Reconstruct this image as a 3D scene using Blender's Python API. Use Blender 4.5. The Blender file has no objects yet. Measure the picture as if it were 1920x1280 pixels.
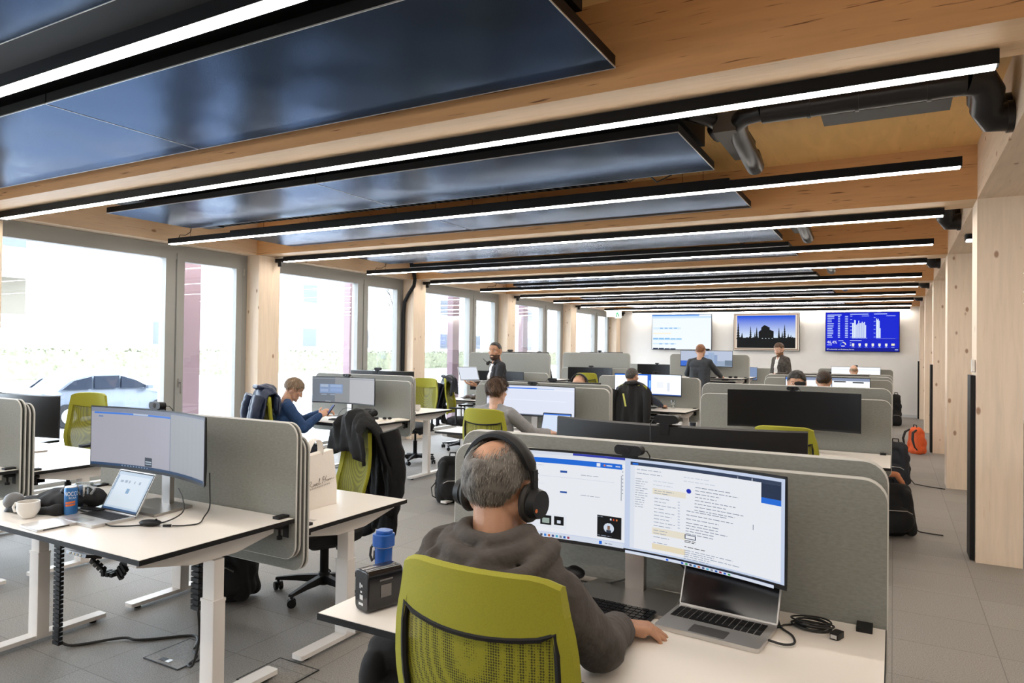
import bpy, bmesh, math, random
from mathutils import Vector, Matrix, noise
S = bpy.context.scene
COL = S.collection
PI = math.pi
random.seed(7)

# ------------------------------------------------------------------ camera, world, exposure
def _cam():
    yaw, pitch, roll = 0.50339, 0.012024, 0.012694
    f = Vector((-math.sin(yaw)*math.cos(pitch), math.cos(yaw)*math.cos(pitch), math.sin(pitch)))
    r = f.cross(Vector((0, 0, 1))).normalized()
    u = r.cross(f)
    c, s = math.cos(roll), math.sin(roll)
    R2 = c*r + s*u
    U2 = -s*r + c*u
    cd = bpy.data.cameras.new('camera')
    cd.sensor_width = 36.0
    cd.lens = 1300.5/1920*36
    cd.clip_end = 300
    o = bpy.data.objects.new('camera', cd)
    COL.objects.link(o)
    m = Matrix((R2, U2, -f)).transposed().to_4x4()
    m.translation = Vector((0, 0, 1.6))
    o.matrix_world = m
    S.camera = o
_cam()
w = bpy.data.worlds.new('sky')
S.world = w
w.use_nodes = True
nt = w.node_tree
bg = nt.nodes['Background']
bg.inputs[0].default_value = (0.80, 0.90, 1.0, 1)
bg.inputs[1].default_value = 4.2
LAMP = 12.0            # strip light emission
S.view_settings.view_transform = 'Standard'
S.view_settings.look = 'None'
S.view_settings.gamma = 1.0
S.view_settings.use_curve_mapping = False
S.view_settings.exposure = 1.7

# ------------------------------------------------------------------ materials
MATS = {}
def mat(name, col=(.5, .5, .5), rough=.5, metal=0.0, spec=.5, emit=None, es=0, noise_amt=0, nscale=20, bump=0, bscale=200,
        stretch=None, alpha=None, trans=0, coat=0):
    if name in MATS: return MATS[name]
    m = bpy.data.materials.new(name)
    m.use_nodes = True
    t = m.node_tree
    b = t.nodes['Principled BSDF']
    b.inputs['Base Color'].default_value = (*col, 1)
    b.inputs['Roughness'].default_value = rough
    b.inputs['Metallic'].default_value = metal
    b.inputs['Specular IOR Level'].default_value = spec
    if coat: b.inputs['Coat Weight'].default_value = coat
    if trans:
        b.inputs['Transmission Weight'].default_value = trans
    if emit:
        b.inputs['Emission Color'].default_value = (*emit, 1)
        b.inputs['Emission Strength'].default_value = es
    tc = t.nodes.new('ShaderNodeTexCoord')
    mp = t.nodes.new('ShaderNodeMapping')
    t.links.new(tc.outputs['Object'], mp.inputs[0])
    if stretch: mp.inputs['Scale'].default_value = stretch
    if noise_amt:
        n = t.nodes.new('ShaderNodeTexNoise'); n.inputs['Scale'].default_value = nscale
        n.inputs['Detail'].default_value = 4
        t.links.new(mp.outputs[0], n.inputs['Vector'])
        r = t.nodes.new('ShaderNodeMapRange')
        r.inputs['From Min'].default_value = .3; r.inputs['From Max'].default_value = .7
        r.inputs['To Min'].default_value = 1-noise_amt; r.inputs['To Max'].default_value = 1+noise_amt
        t.links.new(n.outputs['Fac'], r.inputs['Value'])
        x = t.nodes.new('ShaderNodeVectorMath'); x.operation = 'SCALE'
        x.inputs[0].default_value = col
        t.links.new(r.outputs[0], x.inputs['Scale'])
        t.links.new(x.outputs[0], b.inputs['Base Color'])
    if bump:
        n2 = t.nodes.new('ShaderNodeTexNoise'); n2.inputs['Scale'].default_value = bscale
        n2.inputs['Detail'].default_value = 3
        t.links.new(mp.outputs[0], n2.inputs['Vector'])
        bp = t.nodes.new('ShaderNodeBump'); bp.inputs['Strength'].default_value = bump
        bp.inputs['Distance'].default_value = .01
        t.links.new(n2.outputs['Fac'], bp.inputs['Height'])
        t.links.new(bp.outputs[0], b.inputs['Normal'])
    MATS[name] = m
    return m

def N(t, kind, **kw):
    n = t.nodes.new(kind)
    for k, v in kw.items():
        if k in n.inputs: n.inputs[k].default_value = v
        else: setattr(n, k, v)
    return n

def wood(name, base, streak, knots=False, kk=.88, axis=0, rough=.55, fine=1.0, worldco=True):
    """procedural timber with grain running along the given axis"""
    m = bpy.data.materials.new(name); m.use_nodes = True
    t = m.node_tree; b = t.nodes['Principled BSDF']
    b.inputs['Roughness'].default_value = rough
    tc = N(t, 'ShaderNodeTexCoord')
    geo = N(t, 'ShaderNodeNewGeometry')
    src = geo.outputs['Position'] if worldco else tc.outputs['Object']
    mp = N(t, 'ShaderNodeMapping')
    sc = [9*fine, 9*fine, 9*fine]; sc[axis] = .7
    mp.inputs['Scale'].default_value = sc
    t.links.new(src, mp.inputs[0])
    n = N(t, 'ShaderNodeTexNoise', Scale=3.0, Detail=6.0, Distortion=.6)
    t.links.new(mp.outputs[0], n.inputs['Vector'])
    r = N(t, 'ShaderNodeValToRGB')
    r.color_ramp.elements[0].position = .3; r.color_ramp.elements[0].color = (*[c*kk for c in base], 1)
    r.color_ramp.elements[1].position = .7; r.color_ramp.elements[1].color = (*base, 1)
    t.links.new(n.outputs['Fac'], r.inputs[0])
    # dark short streaks
    mp2 = N(t, 'ShaderNodeMapping'); s2 = [34*fine, 34*fine, 34*fine]; s2[axis] = 1.6
    mp2.inputs['Scale'].default_value = s2
    t.links.new(src, mp2.inputs[0])
    n2 = N(t, 'ShaderNodeTexNoise', Scale=2.2, Detail=2.0)
    t.links.new(mp2.outputs[0], n2.inputs['Vector'])
    mr = N(t, 'ShaderNodeMapRange'); mr.inputs[1].default_value = .66; mr.inputs[2].default_value = .73
    t.links.new(n2.outputs['Fac'], mr.inputs[0])
    mx = N(t, 'ShaderNodeMix', data_type='RGBA')
    t.links.new(mr.outputs[0], mx.inputs['Factor'])
    t.links.new(r.outputs[0], mx.inputs['A']); mx.inputs['B'].default_value = (*streak, 1)
    out = mx.outputs['Result']
    if knots:
        mp3 = N(t, 'ShaderNodeMapping'); s3 = [1, 1, 1]; s3[axis] = .55
        mp3.inputs['Scale'].default_value = s3
        t.links.new(src, mp3.inputs[0])
        vo = N(t, 'ShaderNodeTexVoronoi', Scale=6.5)
        t.links.new(mp3.outputs[0], vo.inputs['Vector'])
        k = N(t, 'ShaderNodeMapRange'); k.inputs[1].default_value = .075; k.inputs[2].default_value = .13
        k.inputs[3].default_value = .8; k.inputs[4].default_value = 0
        t.links.new(vo.outputs['Distance'], k.inputs[0])
        m2 = N(t, 'ShaderNodeMix', data_type='RGBA')
        t.links.new(k.outputs[0], m2.inputs['Factor'])
        t.links.new(out, m2.inputs['A']); m2.inputs['B'].default_value = (.28, .12, .05, 1)
        out = m2.outputs['Result']
    t.links.new(out, b.inputs['Base Color'])
    MATS[name] = m
    return m

BEAM = wood('beech_beam', (.68, .37, .155), (.16, .06, .02), axis=0)
SOFF = wood('beech_edge', (.55, .385, .235), (.42, .27, .15), axis=0)
SPRUCE = wood('spruce_post', (.86, .70, .54), (.76, .57, .40), knots=True, axis=2)
SPRUCEY = wood('spruce_beam', (.78, .60, .43), (.58, .38, .24), knots=True, axis=1)
PLY = wood('ceiling_ply', (.86, .54, .21), (.72, .43, .16), axis=1, fine=.4)

def floor_mat():
    m = bpy.data.materials.new('carpet_tiles'); m.use_nodes = True
    t = m.node_tree; b = t.nodes['Principled BSDF']; b.inputs['Roughness'].default_value = .6
    b.inputs['Specular IOR Level'].default_value = .5
    g = N(t, 'ShaderNodeNewGeometry')
    n = N(t, 'ShaderNodeTexNoise', Scale=160.0, Detail=3.0); t.links.new(g.outputs['Position'], n.inputs['Vector'])
    n1 = N(t, 'ShaderNodeTexNoise', Scale=1.3, Detail=2.0); t.links.new(g.outputs['Position'], n1.inputs['Vector'])
    r = N(t, 'ShaderNodeValToRGB')
    r.color_ramp.elements[0].position = .3; r.color_ramp.elements[0].color = (.17, .157, .145, 1)
    r.color_ramp.elements[1].position = .7; r.color_ramp.elements[1].color = (.36, .333, .30, 1)
    t.links.new(n.outputs['Fac'], r.inputs[0])
    mp = N(t, 'ShaderNodeMapping'); mp.inputs['Scale'].default_value = (2, 2, 2)
    t.links.new(g.outputs['Position'], mp.inputs[0])
    br = N(t, 'ShaderNodeTexBrick'); br.offset = 0; br.squash = 1
    br.inputs['Scale'].default_value = 1.0; br.inputs['Mortar Size'].default_value = .006
    br.inputs['Brick Width'].default_value = 1.0; br.inputs['Row Height'].default_value = 1.0
    br.inputs['Color1'].default_value = (1, 1, 1, 1); br.inputs['Color2'].default_value = (.88, .88, .88, 1)
    br.inputs['Mortar'].default_value = (.62, .62, .62, 1)
    t.links.new(mp.outputs[0], br.inputs['Vector'])
    mx = N(t, 'ShaderNodeMix', data_type='RGBA', blend_type='MULTIPLY'); mx.inputs['Factor'].default_value = 1
    t.links.new(r.outputs[0], mx.inputs['A']); t.links.new(br.outputs['Color'], mx.inputs['B'])
    t.links.new(mx.outputs['Result'], b.inputs['Base Color'])
    bp = N(t, 'ShaderNodeBump'); bp.inputs['Strength'].default_value = .5; bp.inputs['Distance'].default_value = .004
    t.links.new(n.outputs['Fac'], bp.inputs['Height']); t.links.new(bp.outputs[0], b.inputs['Normal'])
    return m
CARPET = floor_mat()

def panel_metal():
    m = bpy.data.materials.new('dark_perforated_metal'); m.use_nodes = True
    t = m.node_tree; b = t.nodes['Principled BSDF']
    b.inputs['Metallic'].default_value = .9; b.inputs['Roughness'].default_value = .24
    b.inputs['Specular Tint'].default_value = (.42, .47, .56, 1)
    g = N(t, 'ShaderNodeNewGeometry')
    v = N(t, 'ShaderNodeTexVoronoi', Scale=150.0); v.feature = 'F1'; v.inputs['Randomness'].default_value = 0
    t.links.new(g.outputs['Position'], v.inputs['Vector'])
    mr = N(t, 'ShaderNodeMapRange'); mr.inputs[1].default_value = .25; mr.inputs[2].default_value = .4
    t.links.new(v.outputs['Distance'], mr.inputs[0])
    mx = N(t, 'ShaderNodeMix', data_type='RGBA'); mx.inputs['A'].default_value = (.040, .050, .072, 1); mx.inputs['B'].default_value = (.054, .068, .098, 1)
    t.links.new(mr.outputs[0], mx.inputs['Factor']); t.links.new(mx.outputs['Result'], b.inputs['Base Color'])
    n = N(t, 'ShaderNodeTexNoise', Scale=1.6, Detail=1.0); t.links.new(g.outputs['Position'], n.inputs['Vector'])
    bp = N(t, 'ShaderNodeBump'); bp.inputs['Strength'].default_value = .5; bp.inputs['Distance'].default_value = .03
    t.links.new(n.outputs['Fac'], bp.inputs['Height']); t.links.new(bp.outputs[0], b.inputs['Normal'])
    return m
PERF = panel_metal()

def felt_mat(name, col):
    m = mat(name, col, .95, spec=.15, noise_amt=.10, nscale=55, bump=.35, bscale=500, stretch=(1, 1, 2.5))
    return m
FELT = felt_mat('grey_felt', (.275, .275, .252))
BLACK = mat('black_plastic', (.009, .009, .010), .5, spec=.3)
BLACKG = mat('black_gloss', (.008, .008, .01), .12)
BLKMET = mat('black_coated_metal', (.004, .004, .0045), .55, spec=.2)
DUCT = mat('black_duct', (.006, .006, .008), .34)
WHITEMET = mat('white_coated_steel', (.78, .74, .70), .4)
LAMIN = mat('white_laminate', (.82, .77, .71), .32)
FRAME = mat('grey_window_frame', (.33, .33, .31), .5)
WALL = mat('white_plaster', (.80, .78, .75), .85, noise_amt=.02, nscale=3)
GREEN = mat('lime_fabric', (.31, .30, .016), .75, noise_amt=.06, nscale=300, bump=.2, bscale=900)
SEAT = mat('black_seat_fabric', (.014, .014, .016), .9, bump=.2, bscale=600)
STEEL = mat('brushed_steel', (.42, .40, .38), .32, metal=.9)
SILVER = mat('silver_aluminium', (.58, .57, .56), .35, metal=.7)
SCREENOFF = mat('screen_glass_off', (.006, .006, .007), .3, spec=.25)
EDGE = mat('felt_edge_band', (.62, .61, .58), .6)
WHITEP = mat('white_ceramic', (.80, .77, .72), .25)
PAPER = mat('paper', (.82, .76, .66), .8)
CABLE = mat('black_cable', (.012, .012, .012), .5)
CABLEW = mat('light_cable', (.5, .5, .5), .5)
SKINS = {}
def skin(name, c):
    return mat(name, c, .5, spec=.35, noise_amt=.09, nscale=28, bump=.12, bscale=180)

def mesh_mat():
    """woven mesh of the chair backs: green threads over dark gaps"""
    m = bpy.data.materials.new('lime_mesh'); m.use_nodes = True
    t = m.node_tree; b = t.nodes['Principled BSDF']; b.inputs['Roughness'].default_value = .8
    tc = N(t, 'ShaderNodeTexCoord')
    v = N(t, 'ShaderNodeTexVoronoi', Scale=170.0); v.inputs['Randomness'].default_value = .15
    t.links.new(tc.outputs['Object'], v.inputs['Vector'])
    mr = N(t, 'ShaderNodeMapRange'); mr.inputs[1].default_value = .3; mr.inputs[2].default_value = .5
    t.links.new(v.outputs['Distance'], mr.inputs[0])
    mx = N(t, 'ShaderNodeMix', data_type='RGBA'); mx.inputs['A'].default_value = (.05, .045, .004, 1); mx.inputs['B'].default_value = (.26, .25, .010, 1)
    t.links.new(mr.outputs[0], mx.inputs['Factor']); t.links.new(mx.outputs['Result'], b.inputs['Base Color'])
    tr = N(t, 'ShaderNodeBsdfTransparent'); tr.inputs[0].default_value = (1, 1, 1, 1)
    ms = N(t, 'ShaderNodeMixShader'); ms.inputs[0].default_value = .96
    t.links.new(tr.outputs[0], ms.inputs[1]); t.links.new(b.outputs[0], ms.inputs[2])
    t.links.new(ms.outputs[0], t.nodes['Material Output'].inputs[0])
    MATS['lime_mesh'] = m
    return m
LMESH = mesh_mat()

def glass_mat(name, tint=(1, 1, 1), gl=.06, rough=.0):
    m = bpy.data.materials.new(name); m.use_nodes = True
    t = m.node_tree
    tr = N(t, 'ShaderNodeBsdfTransparent'); tr.inputs[0].default_value = (*tint, 1)
    g = N(t, 'ShaderNodeBsdfGlossy'); g.inputs['Roughness'].default_value = rough
    lw = N(t, 'ShaderNodeLayerWeight'); lw.inputs['Blend'].default_value = .25
    mr = N(t, 'ShaderNodeMapRange'); mr.inputs[3].default_value = gl; mr.inputs[4].default_value = .6
    t.links.new(lw.outputs['Fresnel'], mr.inputs[0])
    ms = N(t, 'ShaderNodeMixShader')
    t.links.new(mr.outputs[0], ms.inputs[0]); t.links.new(tr.outputs[0], ms.inputs[1]); t.links.new(g.outputs[0], ms.inputs[2])
    t.links.new(ms.outputs[0], t.nodes['Material Output'].inputs[0])
    MATS[name] = m
    return m
PANE = glass_mat('window_glass', (.97, .985, 1), .02)
TUMBLER = glass_mat('clear_tumbler_glass', (.86, .89, .89), .22, .06)

def emit_attr(name, strength):
    """a lit display: every region has its own colour"""
    m = bpy.data.materials.new(name); m.use_nodes = True
    t = m.node_tree; b = t.nodes['Principled BSDF']
    b.inputs['Base Color'].default_value = (.004, .004, .004, 1); b.inputs['Roughness'].default_value = .5; b.inputs['Specular IOR Level'].default_value = .12
    a = N(t, 'ShaderNodeAttribute', attribute_name='col')
    t.links.new(a.outputs['Color'], b.inputs['Emission Color'])
    b.inputs['Emission Strength'].default_value = strength
    MATS[name] = m
    return m
SCR = emit_attr('lit_display', .31)
STRIP = mat('lit_diffuser', (.9, .9, .9), .4, emit=(1.0, .93, .84), es=LAMP)

# ------------------------------------------------------------------ mesh building
class MB:
    def __init__(s):
        s.v = []; s.f = []; s.m = []; s.c = []
    def add(s, vs, fs, mi=0, col=None, M=None):
        o = len(s.v)
        if M is not None: vs = [M @ Vector(p) for p in vs]
        s.v += [tuple(p) for p in vs]
        s.f += [tuple(i+o for i in f) for f in fs]
        s.m += [mi]*len(fs); s.c += [col]*len(fs)
        return s
    def box(s, x0, y0, z0, x1, y1, z1, mi=0, M=None, col=None):
        x0, x1 = min(x0, x1), max(x0, x1); y0, y1 = min(y0, y1), max(y0, y1); z0, z1 = min(z0, z1), max(z0, z1)
        v = [(x0, y0, z0), (x1, y0, z0), (x1, y1, z0), (x0, y1, z0), (x0, y0, z1), (x1, y0, z1), (x1, y1, z1), (x0, y1, z1)]
        f = [(0, 3, 2, 1), (4, 5, 6, 7), (0, 1, 5, 4), (1, 2, 6, 5), (2, 3, 7, 6), (3, 0, 4, 7)]
        return s.add(v, f, mi, col, M)
    def prism(s, poly, a, b, axis='z', mi=0, M=None, cap=None):
        """poly: list of 2-D points; extruded from a to b along axis"""
        n = len(poly)
        def P(p, q):
            return {'z': (p[0], p[1], q), 'y': (p[0], q, p[1]), 'x': (q, p[0], p[1])}[axis]
        v = [P(p, a) for p in poly]+[P(p, b) for p in poly]
        area = sum(poly[i][0]*poly[(i+1) % n][1]-poly[(i+1) % n][0]*poly[i][1] for i in range(n))
        flip = (area < 0) != (axis == 'y') != (b < a)
        sides = [(i, (i+1) % n, n+(i+1) % n, n+i) for i in range(n)]
        caps = [tuple(range(n-1, -1, -1)), tuple(range(n, 2*n))]
        if flip:
            sides = [t[::-1] for t in sides]; caps = [t[::-1] for t in caps]
        s.add(v, sides, mi, None, M)
        o = len(s.v)-2*n
        s.f += [tuple(i+o for i in c) for c in caps]
        cm = mi if cap is None else cap
        s.m += [cm, cm]; s.c += [None, None]
        return s
    def loft(s, rings, mi=0, caps=True, closed=True, M=None):
        n = len(rings[0]); v = [p for r in rings for p in r]
        f = []
        for i in range(len(rings)-1):
            for j in range(n if closed else n-1):
                k = (j+1) % n
                f.append((i*n+j, i*n+k, (i+1)*n+k, (i+1)*n+j))
        if caps and closed:
            f.append(tuple(range(n-1, -1, -1))); f.append(tuple((len(rings)-1)*n+j for j in range(n)))
        return s.add(v, f, mi, None, M)
    def tube(s, pts, r, seg=8, mi=0, M=None, caps=True):
        pts = [Vector(p) for p in pts]
        rs = r if isinstance(r, (list, tuple)) else [r]*len(pts)
        rings = []; up = None
        for i, p in enumerate(pts):
            d = (pts[min(i+1, len(pts)-1)]-pts[max(i-1, 0)])
            if d.length < 1e-9: d = Vector((0, 0, 1))
            d.normalize()
            if up is None:
                up = Vector((0, 0, 1)) if abs(d.z) < .9 else Vector((1, 0, 0))
            a = d.cross(up)
            if a.length < 1e-6: a = d.orthogonal()
            a.normalize(); b = d.cross(a).normalized(); up = -b if False else a.cross(d)
            rings.append([p+rs[i]*(math.cos(t)*a+math.sin(t)*b) for t in [2*PI*k/seg for k in range(seg)]])
        return s.loft(rings, mi, caps, True, M)
    def cyl(s, p0, p1, r0, r1=None, seg=16, mi=0, M=None):
        return s.tube([p0, p1], [r0, r0 if r1 is None else r1], seg, mi, M)
    def lathe(s, prof, seg=24, c=(0, 0, 0), mi=0, M=None, caps=False):
        rings = [[(c[0]+r*math.cos(2*PI*k/seg), c[1]+r*math.sin(2*PI*k/seg), c[2]+z) for k in range(seg)] for r, z in prof]
        return s.loft(rings, mi, caps, True, M)
    def ell(s, c, r, seg=16, rg=10, mi=0, M=None):
        c = Vector(c)
        R = r if isinstance(r, (tuple, list, Vector)) else (r, r, r)
        rings = []
        for i in range(1, rg):
            a = PI*i/rg
            rings.append([(math.sin(a)*math.cos(2*PI*k/seg)*R[0], math.sin(a)*math.sin(2*PI*k/seg)*R[1], -math.cos(a)*R[2]) for k in range(seg)])
        v = [p for q in rings for p in q]+[(0, 0, -R[2]), (0, 0, R[2])]
        f = []
        for i in range(len(rings)-1):
            for j in range(seg):
                k = (j+1) % seg
                f.append((i*seg+j, i*seg+k, (i+1)*seg+k, (i+1)*seg+j))
        b = len(rings)*seg
        for j in range(seg):
            k = (j+1) % seg
            f.append((k, j, b)); f.append(((len(rings)-1)*seg+j, (len(rings)-1)*seg+k, b+1))
        T = Matrix.Translation(c) if M is None else Matrix.Translation(c) @ M
        return s.add(v, f, mi, None, T)
    def cap(s, p0, p1, r0, r1=None, seg=14, mi=0):
        """tapered capsule"""
        p0 = Vector(p0); p1 = Vector(p1); r1 = r0 if r1 is None else r1
        d = p1-p0; L = d.length
        if L < 1e-6: return s.ell(p0, r0, seg, 8, mi)
        d.normalize()
        pts = []; rr = []
        for k in (-.999, -.85, -.5): pts.append(p0+d*(k*r0)); rr.append(r0*math.sqrt(max(1e-4, 1-k*k)))
        pts.append(p0); rr.append(r0); pts.append((p0+p1)/2); rr.append((r0+r1)/2); pts.append(p1); rr.append(r1)
        for k in (.5, .85, .999): pts.append(p1+d*(k*r1)); rr.append(r1*math.sqrt(max(1e-4, 1-k*k)))
        return s.tube(pts, rr, seg, mi)
    def rbox(s, cx, cy, cz, sx, sy, sz, r, mi=0, M=None, n=4, axis='z'):
        """box with corners rounded round one axis"""
        if axis == 'z': return s.prism([(cx+x, cy+y) for x, y in rr(sx, sy, r, n)], cz-sz/2, cz+sz/2, 'z', mi, M)
        if axis == 'y': return s.prism([(cx+x, cz+y) for x, y in rr(sx, sz, r, n)], cy-sy/2, cy+sy/2, 'y', mi, M)
        return s.prism([(cy+x, cz+y) for x, y in rr(sy, sz, r, n)], cx-sx/2, cx+sx/2, 'x', mi, M)
    def mesh(s, name, mats, sharp=35):
        me = bpy.data.meshes.new(name)
        me.from_pydata(s.v, [], s.f)
        for m in (mats if isinstance(mats, (list, tuple)) else [mats]): me.materials.append(m)
        me.polygons.foreach_set('material_index', s.m)
        if any(c is not None for c in s.c):
            at = me.color_attributes.new('col', 'FLOAT_COLOR', 'CORNER')
            d = []
            for c, p in zip(s.c, me.polygons):
                d += list((*(c or (0, 0, 0)), 1))*len(p.vertices)
            at.data.foreach_set('color', d)
        me.update()
        if sharp:
            me.polygons.foreach_set('use_smooth', [True]*len(me.polygons))
            me.set_sharp_from_angle(angle=math.radians(sharp))
        return me
def rr(w, h, r, n=4):
    r = min(r, w/2-1e-5, h/2-1e-5); o = []
    for cx, cy, a0 in ((w/2-r, h/2-r, 0), (-w/2+r, h/2-r, PI/2), (-w/2+r, -h/2+r, PI), (w/2-r, -h/2+r, 1.5*PI)):
        for k in range(n+1):
            a = a0+PI/2*k/n; o.append((cx+r*math.cos(a), cy+r*math.sin(a)))
    return o
def rot(ax, deg): return Matrix.Rotation(math.radians(deg), 4, ax)
def T(x, y, z): return Matrix.Translation((x, y, z))

def tag(o, label=None, cat=None, group=None, kind=None):
    if label: o['label'] = label
    if cat: o['category'] = cat
    if group: o['group'] = group
    if kind: o['kind'] = kind
    return o
def thing(name, label, cat, loc=(0, 0, 0), rz=0, group=None, kind=None):
    o = bpy.data.objects.new(name, None); COL.objects.link(o)
    o.empty_display_size = .1
    o.location = loc; o.rotation_euler = (0, 0, rz)
    return tag(o, label, cat, group, kind)
CACHE = {}
def part(parent, name, mb, mats, loc=None, rz=None, key=None, label=None, sharp=35, rotm=None, bev=0):
    """mb is an MB, a mesh or a function giving an MB (cached under key)"""
    if key is not None:
        if key not in CACHE:
            b = mb() if callable(mb) else mb
            CACHE[key] = b.mesh(name, mats, sharp)
        me = CACHE[key]
    elif isinstance(mb, bpy.types.Mesh): me = mb
    else:
        b = mb() if callable(mb) else mb
        me = b.mesh(name, mats, sharp)
    o = bpy.data.objects.new(name, me); COL.objects.link(o)
    if parent is not None: o.parent = parent
    if loc is not None: o.location = loc
    if rz is not None: o.rotation_euler = (0, 0, rz)
    if rotm is not None: o.rotation_euler = rotm.to_euler()
    if label: o['label'] = label
    if bev:
        m = o.modifiers.new('bevel', 'BEVEL'); m.width = bev; m.segments = 2; m.limit_method = 'ANGLE'
        m.harden_normals = True
    return o
def solo(name, mb, mats, label, cat, loc=(0, 0, 0), rz=0, group=None, kind=None, key=None, sharp=35, bev=0):
    o = part(None, name, mb, mats, loc, rz, key, None, sharp, None, bev)
    return tag(o, label, cat, group, kind)
def struct(name, mb, mats, parent=None, sharp=35):
    o = part(parent, name, mb, mats, sharp=sharp)
    if parent is None: o['kind'] = 'structure'
    return o

def remesh(mb, mats, voxel, name='body', smooth=2, fn=None, disp=None):
    """fuse overlapping closed volumes into one continuous surface"""
    me = mb.mesh('tmp', mats, 0)
    o = bpy.data.objects.new('tmp', me); COL.objects.link(o)
    m = o.modifiers.new('r', 'REMESH'); m.mode = 'VOXEL'; m.voxel_size = voxel
    if smooth:
        s = o.modifiers.new('s', 'SMOOTH'); s.iterations = smooth; s.factor = .6
    dg = bpy.context.evaluated_depsgraph_get()
    out = bpy.data.meshes.new_from_object(o.evaluated_get(dg))
    bpy.data.objects.remove(o); bpy.data.meshes.remove(me)
    out.name = name
    if disp:
        out.update()
        ns = [v.normal.copy() for v in out.vertices]
        for v, nrm in zip(out.vertices, ns):
            v.co += nrm*disp(v.co)
    if not isinstance(mats, (list, tuple)): mats = [mats]
    out.materials.clear()
    for q in mats: out.materials.append(q)
    if fn:
        out.polygons.foreach_set('material_index', [fn(p.center) for p in out.polygons])
    else:
        out.polygons.foreach_set('material_index', [0]*len(out.polygons))
    out.polygons.foreach_set('use_smooth', [True]*len(out.polygons))
    out.update()
    return out

def text_polys(s, size, width=None):
    """flat triangulated lettering: list of triangles in 2-D"""
    cu = bpy.data.curves.new('t', 'FONT'); cu.body = s; cu.size = size; cu.resolution_u = 3
    o = bpy.data.objects.new('t', cu); COL.objects.link(o)
    dg = bpy.context.evaluated_depsgraph_get()
    me = bpy.data.meshes.new_from_object(o.evaluated_get(dg))
    tris = []
    vs = [tuple(v.co[:2]) for v in me.vertices]
    for p in me.polygons: tris.append([vs[i] for i in p.vertices])
    bpy.data.objects.remove(o); bpy.data.meshes.remove(me); bpy.data.curves.remove(cu)
    if vs and width:
        w0 = max(v[0] for v in vs)-min(v[0] for v in vs)
        k = width/max(w0, 1e-6)
        tris = [[(x*k, y) for x, y in t] for t in tris]
    return tris
# ------------------------------------------------------------------ the room
BY = [-3.74, -0.34, 3.06, 6.46, 9.86, 13.26, 16.66, 20.06]
XR = .563; XL = -7.42; XW = -7.65; SO = 2.82; CE = 3.25; YB = 20.45; YF = -4.6; XE = 4.6
ORD = ['rear', 'second', 'first', 'next', 'third', 'fourth', 'fifth', 'far']
struct('floor', MB().box(-7.9, YF-.1, -.12, XE+.1, YB+.1, 0), CARPET)
struct('ceiling', MB().box(-7.9, YF-.1, CE, XE+.1, YB+.1, CE+.2), PLY)
struct('wall_back', MB().box(-7.9, YB, 0, XE+.1, YB+.2, CE), WALL)
struct('wall_front', MB().box(-7.9, YF-.2, 0, XE+.1, YF, CE), WALL)
struct('wall_right', MB().box(XE, YF, 0, XE+.2, YB, CE), WALL)
struct('baseboard_back', MB().box(-7.4, YB-.015, 0, XE, YB, .07), mat('light_skirting', (.62, .62, .62), .5))
# short piece of wall in the far left corner
struct('wall_left', MB().box(-7.9, YB-.0, 0, -7.5, YB+.1, CE).box(-7.75, YF, 0, -7.65, -3.74, CE), WALL)
for y in BY:
    m = MB().box(XL-.05, y, SO+.002, XR, y+.38, CE)
    # beam sides and the paler underside
    m.m[0] = 1
    struct('ceiling_beam', m, [BEAM, SOFF])
struct('ceiling_beam', MB().box(XR, YF, SO, .86, YB, CE), SPRUCEY)
struct('ceiling_beam', MB().box(-7.86, YF, SO, XL-.05, YB, CE), SPRUCEY)
tr = 0
for i, y in enumerate(BY):
    if i >= 1:
        struct('wooden_column', MB().box(XR, y, 0, .86, y+.38, SO), SPRUCE)
        struct('wooden_column', MB().box(XW-.02, y, 0, XL, y+.36, SO), SPRUCE)
for y, l in ((6.46, 'tall black strip fixed to the side of the nearest timber post'), (13.26, 'black strip on the post beside the orange backpack'), (20.06, 'black strip on the farthest timber post by the white wall')):
    solo('column_guard', MB().box(XR-.035, y+.05, .005, XR-.002, y+.3, 1.445), BLACK, l, 'guard strip')
solo('wall_switch', MB().rbox(XR-.015, 6.56, 1.52, .02, .07, .10, .01, axis='x'), WHITEP, 'small white switch box on the nearest post above the black strip', 'switch', key='sw')

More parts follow.
